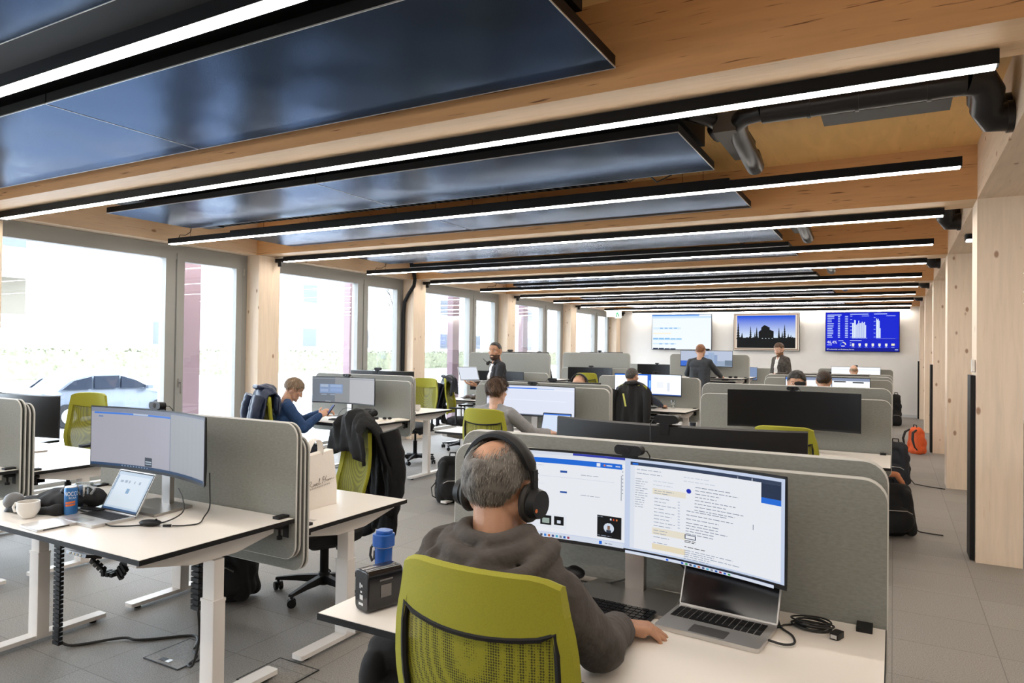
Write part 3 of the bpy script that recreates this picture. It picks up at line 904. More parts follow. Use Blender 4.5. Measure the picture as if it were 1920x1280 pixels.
# jackets hanging over a chair back
def jacket_over(chair_t, label, colr, quilt=True, drop=.5, side=0, w=.27, name='jacket'):
    """draped over the top of a chair back; shell of cloth with folds"""
    M = chair_t.matrix_world if False else Matrix.Translation(chair_t.location) @ Matrix.Rotation(chair_t.rotation_euler.z, 4, 'Z')
    rj = random.Random(len(label))
    m = MB(); n = 30; rings = []
    top = .47+.10+BH+.03
    prof = []
    for k in range(26):
        s = k/25
        if s < .26:     # front side, rising
            f_ = s/.26; z = top-.25*(1-f_); yy = -.135-.0*f_
        elif s < .38:
            f_ = (s-.26)/.12; z = top+.035*math.sin(PI*f_); yy = -.135-.16*f_
        else:
            f_ = (s-.38)/.62; z = top-(drop+.22)*f_; yy = -.295-.085*math.sin(PI*min(1, f_*.8))-.02*f_
        prof.append((yy, z, s))
    vs = []; fs = []
    for yy, z, s in prof:
        for i in range(n+1):
            u = -1+2*i/n
            ww = w*(1.0+.18*max(0, s-.38)) * (.80+.2*min(1, abs(s-.32)*4))
            zz = z-.10*u*u*(1 if s > .2 else .6)-.05*max(0, u*side)
            fold = .014*math.sin(u*9+s*5+side)+.010*math.sin(u*17-s*9)
            q = .007*abs(math.sin(z*42)) if quilt else 0
            sg = -1 if s > .32 else 1
            vs.append((u*ww, yy+sg*(fold+q)+.05*u*u*(1 if s > .3 else .2), zz+(.03*math.sin(u*6+2)*(1 if s > .9 else 0))))
    for j in range(len(prof)-1):
        for i in range(n):
            a = j*(n+1)+i; fs.append((a, a+1, a+n+2, a+n+1))
    m.add(vs, fs)
    t = thing(name, label, 'jacket', chair_t.location, chair_t.rotation_euler.z)
    o = part(t, 'coat_body', m, colr)
    sd = o.modifiers.new('thick', 'SOLIDIFY'); sd.thickness = .022; sd.offset = 1
    for sx in (-1, 1):
        pts = []; rad = []
        for k in range(12):
            f_ = k/11
            pts.append((sx*(w*.86+.03*math.sin(PI*f_)), -.33-.05*math.sin(PI*f_*.9), top-.10-f_*(drop*.92)))
            rad.append(.062-.016*f_+(.005*math.sin(k*2.6) if quilt else .003*math.sin(k*1.3)))
        part(t, 'sleeve', MB().tube(pts, rad, 12), colr)
    cpts = [(-.10, -.25, top-.01), (-.07, -.31, top-.0), (0, -.33, top-.0), (.07, -.31, top-.0), (.10, -.25, top-.01)]
    part(t, 'collar', MB().tube(cpts, [.012, .022, .026, .022, .012], 10), colr)
    return t
# ------------------------------------------------------------------ desks row by row
R0, M0, L0 = -.015, -2.54, -5.05
YD = [2.50, 6.73, 10.48, 14.5, 18.5]
rowname = ['nearest row', 'second row', 'third row', 'fourth row', 'last row']
DK = [  # column, row, side, height, label bit
 ('R', 0, -1, .75, 'white desk with black edge where the man in headphones types'),
 ('R', 0, 1, .80, 'white desk just behind the nearest divider on the right'),
 ('R', 1, -1, .755, 'white desk holding the big switched-off black monitor'),
 ('R', 1, 1, .85, 'white desk of the dark-haired man facing the camera'),
 ('R', 2, -1, .80, 'white desk of the brown-haired man in the right block'),
 ('R', 2, 1, .84, 'white desk facing away behind the brown-haired man'),
 ('R', 3, -1, .765, 'white desk in the fourth right row, user side towards camera'),
 ('R', 3, 1, .75, 'white desk in the fourth right row, facing back'),
 ('R', 4, -1, .79, 'white desk of the bald man near the end wall'),
 ('M', 0, -1, .77, 'white desk with the blue can, cup and open laptop'),
 ('M', 0, 1, .70, 'white desk with the white tote bag'),
 ('M', 1, -1, .755, 'white desk of the man in the grey top'),
 ('M', 1, 1, .79, 'white desk of the balding man seen behind the monitor rim'),
 ('M', 2, -1, .755, 'white desk of the man with the black jacket on his chair'),
 ('M', 2, 1, .75, 'white desk behind the divider of the black-jacket man'),
 ('M', 3, -1, 1.10, 'raised desk of the standing man seen from behind'),
 ('M', 3, 1, 1.09, 'raised desk on the far side of the standing man'),
 ('M', 4, -1, .76, 'white desk with the small bluish screen near the wall'),
 ('L', 0, -1, .77, 'white desk at the far left picture edge'),
 ('L', 0, 1, .74, 'bright empty white desk by the left window'),
 ('L', 1, -1, .75, 'white desk of the young man holding a phone'),
 ('L', 1, 1, .81, 'white desk with a white cup beside the green chair'),
 ('L', 2, -1, .76, 'white desk with the brown bag behind the jacket chair'),
 ('L', 2, 1, 1.09, 'raised desk by the window behind the smiling man'),
 ('L', 3, -1, .76, 'white desk with the switched-off monitor in the left block'),
 ('L', 3, 1, 1.10, 'raised desk by the fifth window'),
 ('L', 4, -1, .80, 'white desk near the last window'),
]
DH = {}
for c, r, s, h, lab in DK:
    x0 = {'R': R0, 'M': M0, 'L': L0}[c]
    DH[(c, r, s)] = h
    desk(lab, x0, YD[r], s, h, paddle=(c == 'M' and r == 0 and s == -1))
    divider('grey felt divider on the '+lab.replace('white ', '', 1), x0, YD[r], s, h)

# ------------------------------------------------------------------ screen contents
W_ = hexc('f4f7fd'); BG = hexc('dfe8f8'); BLU = hexc('1f6fe0'); DKB = hexc('0f2b55'); GR = hexc('9aa6b8'); LG = hexc('c9d2e2'); TXT = hexc('6d7a90')
YEL = hexc('f1ead8'); BK = hexc('101215')
rs = random.Random(5)
def textlines(u0, v0, u1, v1, n, col=TXT, wmin=.4, th=.0055):
    o = []
    for k in range(n):
        v = v1-(v1-v0)*k/max(1, n-1)
        e = u0+(u1-u0)*rs.uniform(wmin, 1)
        u = u0
        while u < e:
            w_ = rs.uniform(.006, .022)
            o.append((u, v-th, min(e, u+w_), v+th*.2, col)); u += w_+.0035
    return o
fg = [(0, 0, 1, 1, hexc('cfdcf5'))]
fg += [(.0, .055, .485, 1, W_), (0, .93, .485, .965, hexc('e9eef8')), (0, .965, .487, 1, hexc('dfe6f4')), (.30, .975, .485, 1, hexc('3340b0')),
       (.03, .865, .475, .925, BLU), (.385, .875, .40, .915, W_), (.41, .885, .416, .905, hexc('f08030')), (.42, .89, .44, .90, W_), (.452, .89, .468, .90, W_),
       (.255, .765, .28, .79, hexc('2a56a8')), (.255, .53, .28, .55, hexc('2a56a8')), (.10, .71, .45, .713, LG), (.10, .62, .20, .622, LG),
       (.472, .52, .474, .80, TXT), (.03, .055, .08, .30, W_), (.13, .11, .28, .27, hexc('eef2fa')), (.185, .14, .225, .25, BK), (.192, .16, .218, .22, hexc('9fb0a8')),
       (.235, .15, .27, .25, BK), (.246, .17, .259, .205, hexc('dde6f5')), (.39, .085, .475, .33, BK), (.41, .13, .455, .26, BK)]
fg += textlines(.33, .74, .41, .76, 1, th=.004)+textlines(.33, .51, .41, .53, 1, th=.004)+textlines(.11, .82, .22, .84, 2, LG)
for k in range(8): fg.append((.477, .60+.04*k, .4805, .612+.04*k, GR))
# avatar disc in the call tile
for k in range(14):
    a = -1+2*(k+.5)/14; hw = math.sqrt(1-a*a)*.018
    fg.append((.4325-hw, .195+a*.055, .4325+hw, .195+(a+2/14)*.055, hexc('d9e4f4')))
fg += [(.424, .145, .441, .178, hexc('2a3446')), (.428, .18, .437, .225, hexc('8a6a58')), (.437, .29, .442, .31, W_), (.447, .29, .452, .31, hexc('d05030')), (.458, .29, .463, .31, hexc('e08040'))]
fg += textlines(.394, .10, .45, .11, 1, GR)+textlines(.394, .31, .43, .32, 1, GR)
fg += [(.0, .0, .485, .055, hexc('dfe7f6'))]
cols = ['2060d0', '30a050', '404a60', '2080e0', 'c06030', '3a4a80', '40b0d0', '888f9a', '1a5ab0', 'a03050']
for k in range(10): fg.append((.16+.014*k, .012, .168+.014*k, .038, hexc(cols[k])))
fg += [(.09, .015, .098, .04, hexc('2060e0')), (.40, .01, .41, .045, BLU)]+textlines(.42, .02, .47, .03, 1, TXT)
fg += [(.508, .03, .935, .965, W_), (.508, .94, .995, .975, hexc('33415c')), (.515, .945, .54, .965, BLU), (.935, .80, .995, .94, hexc('24324d')), (.935, .745, .995, .80, BLU), (.935, .03, .995, .745, W_),
       (.508, .03, .523, .94, hexc('e8eef9'))]
fg += textlines(.53, .86, .62, .90, 2, GR)+textlines(.69, .84, .86, .88, 2, LG)+textlines(.527, .50, .575, .80, 13, GR, .5)+textlines(.59, .72, .69, .80, 3, LG)
fg += [(.588, .66, .70, .72, YEL), (.588, .23, .70, .30, YEL), (.588, .07, .70, .13, hexc('f0e4c6'))]
fg += textlines(.595, .675, .67, .70, 2, GR)+textlines(.595, .33, .67, .62, 9, GR)+textlines(.595, .25, .67, .28, 2, GR)+textlines(.595, .15, .66, .21, 2, GR)
for k in range(10): fg.append((.677, .34+.03*k, .684, .352+.03*k, LG))
fg += textlines(.735, .57, .915, .80, 8, hexc('7c879b'), .3)+textlines(.71, .47, .90, .55, 3, hexc('7c879b'), .5)+textlines(.71, .32, .86, .43, 5, hexc('7c879b'), .6)
for k in range(8):
    a = -1+2*(k+.5)/8; hw = math.sqrt(1-a*a)*.008
    fg.append((.72-hw, .755+a*.024, .72+hw, .755+(a+.25)*.024, hexc('1c2fb8')))
fg += [(.708, .265, .745, .31, hexc('2c3a55')), (.711, .272, .742, .303, W_)]+textlines(.708, .235, .75, .25, 2, BK, .8)+textlines(.708, .18, .78, .185, 1, BK, .9)+textlines(.708, .05, .89, .15, 6, GR, .4)
fg += [(.708, .045, .93, .049, TXT), (.93, .5, .932, .55, TXT), (.508, 0, .995, .03, hexc('dfe7f6')), (.508, .03, .995, .034, hexc('1d3a72'))]
for k in range(12): fg.append((.70+.014*k, .006, .708+.014*k, .024, hexc(cols[k % 10])))
fg += [(.65, .006, .658, .026, hexc('2060e0'))]
l1 = [(0, 0, 1, 1, hexc('b9bac8')), (0, .045, .62, .93, hexc('b7b6c2')), (0, .93, 1, 1, hexc('8a93a8')), (.02, .895, .62, .925, hexc('3c86f0')), (.30, .90, .42, .925, hexc('c6d6ee')), (.05, .84, .08, .86, hexc('5080c0')), (.618, .0, .624, 1, hexc('7e8aa0')),
      (.624, .0, 1, .97, hexc('aeb1b8')), (.40, .05, .46, .20, hexc('39414f')), (.405, .12, .455, .14, hexc('b8c8d8')), (.405, .085, .455, .10, hexc('b8c8d8')), (0, 0, 1, .045, hexc('26476e'))]
for k in range(10): l1.append((.22+.022*k, .010, .228+.022*k, .03, hexc('a8b8c8')))
l2s = [(0, 0, 1, 1, hexc('8c9098')), (0, 0, .32, 1, hexc('7e858f')), (.32, 0, .55, 1, hexc('9a9c9f')), (.55, 0, 1, 1, hexc('c3c3c6')), (.10, .35, .44, .72, hexc('8fa6cc')), (.11, .60, .22, .70, hexc('b9c9de')), (.25, .60, .42, .70, hexc('a8c0e6')),
       (.11, .40, .22, .52, hexc('a8bce0')), (.25, .42, .42, .56, hexc('9cb4e0')), (.12, .28, .20, .31, hexc('a8b8cc')), (.25, .28, .32, .31, hexc('a8b8cc')), (.18, .015, .26, .03, W_), (0, .93, 1, .96, hexc('a2a6ae'))]
m2s = [(0, 0, 1, 1, hexc('dfe4f4')), (0, .86, 1, .90, hexc('e8edf8')), (0, .89, .55, .93, hexc('2f78ee')), (.55, .89, .75, .92, hexc('a8c4ee')), (.06, .5, .9, .52, hexc('e9f0ff')), (0, 0, 1, .03, hexc('5a6478'))]
m3s = [(0, 0, 1, 1, W_), (0, .94, .48, 1, BLU), (.48, 0, .535, 1, hexc('2a62c8')), (.49, .35, .53, .7, hexc('74b4f0')), (.535, .95, 1, 1, hexc('dfe8f8')), (0, 0, 1, .05, hexc('2a4f9a')), (.62, .35, .72, .65, hexc('e4e8f0')), (.78, .2, .82, .62, hexc('d4dae4'))]
m3s += textlines(.03, .3, .05, .85, 8, BLU, .6)
m4s = [(0, 0, 1, 1, hexc('b9c4da')), (0, 0, 1, .35, hexc('98a8bf')), (.0, 0, .18, .35, hexc('3f6fd0')), (.45, .1, .7, .75, hexc('8ea2c4')), (.52, .1, .64, .9, hexc('9db2d0')), (.85, .05, 1, .4, hexc('6f7f92')), (.30, .1, .5, .6, hexc('a8b8d8'))]
r3s = [(0, 0, 1, 1, hexc('eef2f8')), (0, .88, 1, 1, hexc('7f8ba5')), (.55, .0, .56, 1, hexc('58647a')), (.58, .82, .72, .87, BK), (.80, .80, .93, .85, BK), (0, .9, .12, .97, BLU)]
r5s = [(0, 0, 1, 1, hexc('f2f5fc')), (0, .8, 1, .85, hexc('cfd9ee'))]
m5s = [(0, 0, 1, 1, hexc('7f94b8')), (.3, .4, .7, .85, hexc('a8bcd8')), (.33, .45, .5, .6, W_), (0, 0, 1, .1, hexc('5a6f96'))]

def D(c, r, s): return DH[(c, r, s)]
# monitors: label, column centre x, y, key
monitor('huge curved monitor with web page and mail windows, in front of the man in headphones', -.80, 2.31, .75, top=.487, rz=math.radians(-4.5), content=fg, bright=.86, W=1.09, Hh=.335, camlabel='black webcam on the headphone man\'s curved monitor')
monitor('dark back of the wide monitor just behind the nearest divider, grey webcam on it', -.82, 2.82, D('R', 0, 1), top=.50, side=1, camlabel='grey-black webcam seen from behind over the nearest divider', camdx=-.0, W=1.08)
monitor('big switched-off black monitor standing alone before the second right divider', -.775, 6.53, .755, top=.515, W=1.10, camlabel='black webcam above the big switched-off monitor')
monitor('back of a monitor in front of the dark-haired man', -.77, 7.02, D('R', 1, 1), top=.445, side=1, camlabel='webcam in front of the dark-haired man\'s face')
monitor('bright monitor behind the brown-haired man in the right block', -.79, 10.30, D('R', 2, -1), top=.485, content=r3s, bright=1.15, camlabel='webcam behind the brown-haired man', cam=False)
monitor('thin dark monitor rim above the third right divider', -.82, 10.76, D('R', 2, 1), top=.47, side=1, camlabel='webcam on the dark rim in the third right row')
monitor('back of a monitor in the fourth right row', -.9, 14.78, D('R', 3, 1), top=.47, side=1, cam=False)
monitor('bright white monitor facing the bald man', -.79, 18.30, D('R', 4, -1), top=.51, content=r5s, bright=1.2, camlabel='webcam beside the bald man')
monitor('curved monitor with pale windows above the open laptop, left desk', -3.31, 2.25, .77, top=.50, W=1.02, rz=math.radians(-3), content=l1, bright=.75, camlabel='black webcam on the monitor above the laptop, left desk', camdx=.0)
monitor('wide bright monitor in front of the man in the grey top', -3.34, 6.53, .755, top=.475, content=m2s, bright=1.0, camlabel='webcam above the grey-top man\'s monitor')
monitor('dark monitor rim hiding the balding man', -3.36, 7.05, .79, top=.46, side=1, camlabel='webcam in front of the balding man', W=1.12)
monitor('bright monitor with blue strip before the man with the black jacket', -3.27, 10.28, .755, top=.505, content=m3s, bright=1.15, camlabel='webcam on the monitor of the black-jacket man', camdx=.1)
monitor('monitor with a misty mountain wallpaper before the standing man', -3.33, 14.28, 1.10, top=.535, content=m4s, bright=1.0, camlabel='webcam above the mountain wallpaper monitor')
monitor('small bluish monitor by the back wall', -3.45, 18.3, .76, top=.48, W=.9, content=m5s, cam=False)
monitor('monitor with blurred grey windows before the young man with a phone', -5.90, 6.51, .75, top=.49, W=1.02, content=l2s, bright=.8, camlabel='webcam on the young man\'s monitor')
monitor('dark monitor rim behind the young man\'s divider', -5.84, 7.02, .81, top=.50, side=1, camlabel='webcam on the rim behind the young man\'s divider')
monitor('switched-off dark monitor between bag and smiling man', -5.90, 10.26, .76, top=.475, camlabel='webcam in the third left row', cam=False)
monitor('dark monitor rim above the raised divider behind the smiling man', -5.78, 10.80, 1.09, top=.475, side=1, camlabel='webcam above the raised divider behind the smiling man', camdx=.2)
monitor('half-dark monitor in front of the raised left divider', -5.86, 14.28, .76, top=.475, camlabel='webcam on the half-dark left monitor')
monitor('dark monitor rim above the raised divider by the fifth window', -5.87, 14.82, 1.10, top=.475, side=1, camlabel='webcam on the raised divider by the fifth window')
monitor('switched-off monitor by the last window', -5.6, 18.3, .80, top=.46, camlabel='webcam by the last window')
monitor('black monitor back over the bright empty desk by the left window', -6.12, 2.95, .74, top=.46, side=1, W=.98, camlabel='webcam at the far left picture edge', cam=False)
monitor('monitor at the left picture edge', -5.95, 2.27, .77, top=.44, camlabel='webcam over the divider at the left picture edge', camdx=.25, W=1.0)

# ------------------------------------------------------------------ chairs
CH = {}
CH['fg'] = chair('lime green office chair of the man in headphones, nearest the camera', -.80, 1.53, 0, seat=.465, back_tilt=3, swivel=.3)
CH['r1'] = chair('empty green chair in front of the big black monitor', -.70, 5.62, .0, seat=.405, swivel=.2)
CH['r1b'] = chair('chair of the dark-haired man facing the camera', -.87, 7.85, PI)
CH['r2'] = chair('chair of the brown-haired man', -.77, 9.45, 0)
CH['r4'] = chair('chair of the bald man', -.79, 17.4, 0)
CH['m1b'] = chair('green chair with black quilted coat behind the tote bag', -3.27, 3.42, PI-.45, seat=.40, swivel=.55)
CH['m2'] = chair('green chair of the man in the grey top', -3.28, 5.66, .0, seat=.395, swivel=.4)
CH['m2b'] = chair('chair of the balding man', -3.35, 7.95, PI)
CH['m3'] = chair('chair of the man with the black jacket over it', -3.20, 9.55, 0)
CH['m3b'] = chair('empty green chair behind the black-jacket man', -3.65, 11.55, PI, seat=.52)
CH['l1b'] = chair('empty green chair by the left window', -6.85, 3.75, PI+.25, seat=.46)
CH['l2'] = chair('chair of the young man with the navy puffer jacket', -6.00, 5.62, -.5, seat=.41)
CH['l2b'] = chair('empty green chair beside the white cup', -5.92, 7.95, PI, seat=.51, swivel=.35)
CH['l3'] = chair('black-seated chair with puffer jacket by the third window post', -6.10, 9.42, -1.25, seat=.47, swivel=.5)
CH['l4'] = chair('empty green chair in the left block behind the smiling man', -5.35, 12.9, .2, seat=.5)
BLKCOAT = mat('black_quilted_cloth', (.008, .008, .009), .75, spec=.25, bump=.6, bscale=26)
NAVY = mat('navy_quilted_cloth', (.012, .022, .055), .38, bump=.7, bscale=22)
DKNAVY = mat('black_blue_puffer', (.008, .012, .024), .32, bump=.7, bscale=22)
BLKCLOTH = mat('black_cloth', (.010, .010, .011), .85, bump=.4, bscale=18)
jacket_over(CH['m1b'], 'long black quilted coat hanging over the chair behind the tote bag', BLKCOAT, drop=.60, side=.6, w=.30, name='coat')
jacket_over(CH['l2'], 'navy puffer jacket over the young man\'s chair', NAVY, drop=.42, side=-1, w=.24)
jacket_over(CH['l3'], 'shiny black puffer jacket on the chair by the third window post', DKNAVY, drop=.50, w=.23)
JM3 = jacket_over(CH['m3'], 'black jacket with yellow stripe over the chair', BLKCLOTH, quilt=False, drop=.55, w=.27)
part(JM3, 'reflective_strip', MB().box(-.012, -.003, -.09, .012, .0, .09, M=rot('Y', -12)), mat('yellow_strip', (.55, .55, .12), .5), (-.05, -.415, .93), label='pale yellow strip')

# ------------------------------------------------------------------ wall screens
def tv(label, x0, x1, draw, z0=1.665, z1=2.71):
    t = thing('wall_screen', label, 'wall screen', ((x0+x1)/2, YB-.14, (z0+z1)/2))
    w_, h_ = (x1-x0)/2, (z1-z0)/2
    part(t, 'screen_housing', MB().box(-w_, 0, -h_, w_, .05, h_), BLACK)
    part(t, 'wall_mount', MB().box(-.3, .05, -.25, .3, .139, .25), BLKMET)
    m = MB(); state = {'d': .0005}
    def q(u0, v0, u1, v1, c):
        state['d'] += .00006
        X = lambda u: -w_+.012+u*(2*w_-.024)
        Z = lambda v: -h_+.014+v*(2*h_-.028)
        m.add([(X(u0), -state['d'], Z(v0)), (X(u1), -state['d'], Z(v0)), (X(u1), -state['d'], Z(v1)), (X(u0), -state['d'], Z(v1))], [(0, 1, 2, 3)], 0, c)
    def poly(pts, c):
        state['d'] += .00006
        X = lambda u: -w_+.012+u*(2*w_-.024)
        Z = lambda v: -h_+.014+v*(2*h_-.028)
        m.add([(X(u), -state['d'], Z(v)) for u, v in pts], [tuple(range(len(pts)))], 0, c)
    draw(q, poly)
    part(t, 'lit_screen', m, SCR)
def tv1(q, poly):
    q(0, 0, 1, 1, hexc('f4fbff')); q(0, .93, 1, 1, hexc('c8e2ff')); q(0, .97, .8, 1, hexc('5a9af0')); q(0, .90, 1, .94, hexc('cfe8ff')); q(.8, .955, 1, .99, W_)
    for k in range(3): q(.22+.03*k, .74, .228+.03*k, .75, hexc('b0d0f0'))
    q(.02, .58, .50, .64, hexc('dceffd')); q(.02, .44, .33, .48, hexc('fbf3dc'))
    for k in range(4): q(.14+.08*k, .60, .19+.08*k, .625, hexc('7fb8f0'))
    for k in range(5): q(.02+.10*k, .28-.01*(k > 2), .11+.10*k, .33-.01*(k > 2), hexc('84c0ee'))
    q(.02, .265, .52, .285, hexc('d4ecfc')); q(.02, .14, .42, .18, hexc('d8eefc'))
    for k in range(3): q(.13+.10*k, .145, .18+.10*k, .165, hexc('5b9fe0'))
    for k in range(4): q(.02+.10*k, .0, .11+.10*k, .035-.01*(k > 1), hexc('14284a'))
def tv2(q, poly):
    q(0, 0, 1, 1, hexc('e8d9c8')); q(.01, .02, .99, .04, hexc('6b4a30')); q(.01, .97, .99, .985, hexc('8a4f28')); q(.012, .02, .022, .98, hexc('7a5030')); q(.975, .02, .985, .98, hexc('6a3a22'))
    for k in range(18):
        f_ = k/17
        c = tuple(a*(1-f_)+b_*f_ for a, b_ in zip(hexc('dcebfa'), hexc('0a50dc')))
        q(.05, .30+.03611*k, .945, .30+.03611*(k+1)+.001, c)
    q(.05, .06, .945, .34, BK)
    rt2 = random.Random(4)
    for k in range(46):
        u = .06+.875*rt2.random(); poly([(u-.02, .33), (u+.02, .33), (u, .345+.03*rt2.random())], BK)
    for u, h, w2 in ((.07, .75, .035), (.13, .47, .03), (.265, .64, .026), (.36, .62, .03), (.33, .48, .02), (.70, .60, .026), (.785, .68, .03), (.75, .5, .025), (.84, .45, .02), (.88, .42, .02)):
        for s_ in range(6):
            zz = .30+(h-.30)*s_/6; ww = w2*(1-s_/6.5)
            poly([(u-ww, zz), (u+ww, zz), (u, zz+(h-.30)/4)], BK)
    poly([(.39, .30), (.62, .30), (.62, .52), (.56, .56), (.56, .62), (.48, .69), (.43, .62), (.43, .56), (.39, .50)], BK)
    for u in (.44, .49, .54, .59): q(u, .315, u+.018, .33, hexc('dcebfa'))
def tv3(q, poly):
    B0 = hexc('1022c8'); q(0, 0, 1, 1, B0); q(.003, .10, .32, .98, hexc('0e1fd0')); q(.335, .32, .635, .98, hexc('1226d4')); q(.645, .32, .99, .98, hexc('1226d4')); q(0, 0, 1, .085, hexc('0a1690'))
    q(0, .305, 1, .311, hexc('0a18a0'))
    c = hexc('c9dcff')
    rr_ = random.Random(2)
    q(.02, .93, .22, .95, c)
    for k in range(13):
        v = .90-.045*k
        q(.02, v-.009, .02+rr_.uniform(.06, .10), v+.009, c); q(.17, v-.010, .20, v+.010, c); q(.27, v-.010, .31, v+.010, c)
    for u, hh in ((.375, .42), (.388, .42), (.402, .50), (.412, .49), (.427, .37), (.444, .40), (.459, .48), (.476, .41), (.49, .42), (.506, .45), (.522, .42), (.538, .44), (.553, .36)):
        q(u-.0055, .345, u+.0055, .345+hh*.92, hexc('e4f2ff'))
    q(.36, .34, .58, .343, c)
    q(.34, .945, .59, .965, c); q(.34, .90, .37, .915, c); q(.50, .90, .60, .912, c)
    for k in range(6): q(.34, .36+.09*k, .368, .372+.09*k, c)
    for k in range(12): q(.375+.017*k, .322, .381+.017*k, .335, c)
    for u, hh in ((.70, .52), (.712, .48), (.722, .51), (.735, .46), (.748, .26)): q(u-.0055, .345, u+.0055, .345+hh*.95, hexc('e4f2ff'))
    q(.665, .945, .84, .965, c); q(.83, .90, .95, .912, c)
    for k in range(6): q(.662, .36+.10*k, .685, .372+.10*k, c)
    for k in range(15): q(.70+.017*k, .322, .706+.017*k, .335, c)
    for tr in text_polys('46,4%', .105): poly([(.018+x*.56, .195+y) for x, y in tr], W_)
    for tr in text_polys('Produktivit\u00e4t und Auslastung Service', .043): poly([(.04+x*.56, .03+y) for x, y in tr], W_)
    q(.02, .15, .09, .165, c); q(.18, .26, .25, .275, c); q(.34, .265, .50, .28, c); q(.02, .03, .032, .06, c); q(.945, .035, .985, .055, c)
    for k in range(12):
        a0 = PI*k/11; cx, cy = .245, .16
        r0, r1 = .028, .045
        a1 = a0+PI/12
        poly([(cx+r0*math.cos(a0), cy+r0*1.75*math.sin(a0)), (cx+r1*math.cos(a0), cy+r1*1.75*math.sin(a0)), (cx+r1*math.cos(a1), cy+r1*1.75*math.sin(a1)), (cx+r0*math.cos(a1), cy+r0*1.75*math.sin(a1))], hexc('e8e8d0') if k < 6 else hexc('3a6ae0'))
    q(.22, .12, .27, .14, W_)
    for k in range(7):
        u = .385+.089*k
        if k < 6: poly([(u-.016, .20), (u+.016, .20), (u+.016, .15), (u, .115), (u-.016, .15)], hexc('eef0e0'))
        else: q(u-.022, .15, u+.022, .20, hexc('f2ecc0'))
        q(u-.02, .105, u+.02, .112, c)
    for k in range(3): q(.34, .14+.035*k, .36, .152+.035*k, c)
tv('left wall screen showing a white planning page with blue rows', -6.39, -4.61, tv1)
tv('middle wall screen showing a cabin silhouette against a blue sky', -4.0, -2.25, tv2)
tv('right wall screen showing a blue dashboard with bar charts', -1.61, .13, tv3)
# ------------------------------------------------------------------ people
def ik(a, b, l1, l2, hint):
    """joint between a and b for two bones"""
    d = b-a; L = min(d.length, (l1+l2)*.998); dn = d.normalized()
    x = (l1*l1-l2*l2+L*L)/(2*L); h = math.sqrt(max(1e-6, l1*l1-x*x))
    hp = hint-dn*hint.dot(dn)
    hp = hp.normalized() if hp.length > 1e-5 else dn.orthogonal().normalized()
    return a+dn*x+hp*h
def frame(fwd, up):
    f = fwd.normalized(); s = up.cross(f).normalized(); u = f.cross(s)
    return Matrix((f, s, u)).transposed()          # columns: forward, left, up
def hand_caps(m, wrist, fwd, up, left_hand, curl=(20, 28, 18), spread=6, k=1.0, fk=1.0, thumb=(.6, .75, -.25)):
    """palm and five fingers; up = back of the hand"""
    F = frame(fwd, up); sg = -1 if left_hand else 1      # thumb side: +left for a right hand
    def W(x, y, z): return wrist+F @ Vector((x*k, y*sg*k, z*k))
    m.cap(W(-.03, 0, 0), W(.018, 0, 0), .026*k, .024*k)
    kn = [(.086, .027), (.092, .008), (.087, -.012), (.078, -.030)]
    for (x, y) in kn:
        m.cap(W(.012, y*.7, 0), W(x, y, .002), .0145*k, .0115*k)
        m.cap(W(.03, y*.6, -.008), W(x*.8, y, -.010), .013*k, .011*k)
    m.cap(W(.02, .02, -.006), W(.05, .03, -.008), .017*k, .013*k)
    ln = [(.042, .026, .020), (.047, .030, .021), (.044, .028, .020), (.034, .021, .018)]
    for i, ((x, y), L) in enumerate(zip(kn, ln)):
        p = Vector((x, y, .0)); a = 0; sp = math.radians((1.5-i)*spread)
        r = [.0098, .0098, .0092, .0083][i]*k*fk
        for j in range(3):
            a += math.radians(curl[j]+(i*2 if j == 0 else 0))
            q = p+Vector((math.cos(a)*math.cos(sp), math.cos(a)*math.sin(sp), -math.sin(a)))*L[j]
            m.cap(W(*p), W(*q), r*(1-.07*j), r*(.93-.07*j), seg=10)
            p = q
    p = Vector((.018, .026, -.008)); t = Vector(thumb).normalized()
    q = p+t*.042; m.cap(W(*p), W(*q), .0145*k, .0115*k)
    t2 = (t+Vector((.45, -.2, -.05))).normalized(); q2 = q+t2*.031; m.cap(W(*q), W(*q2), .0112*k, .0105*k)
    q3 = q2+(t2+Vector((.2, -.1, 0))).normalized()*.024; m.cap(W(*q2), W(*q3), .0104*k, .0085*k)

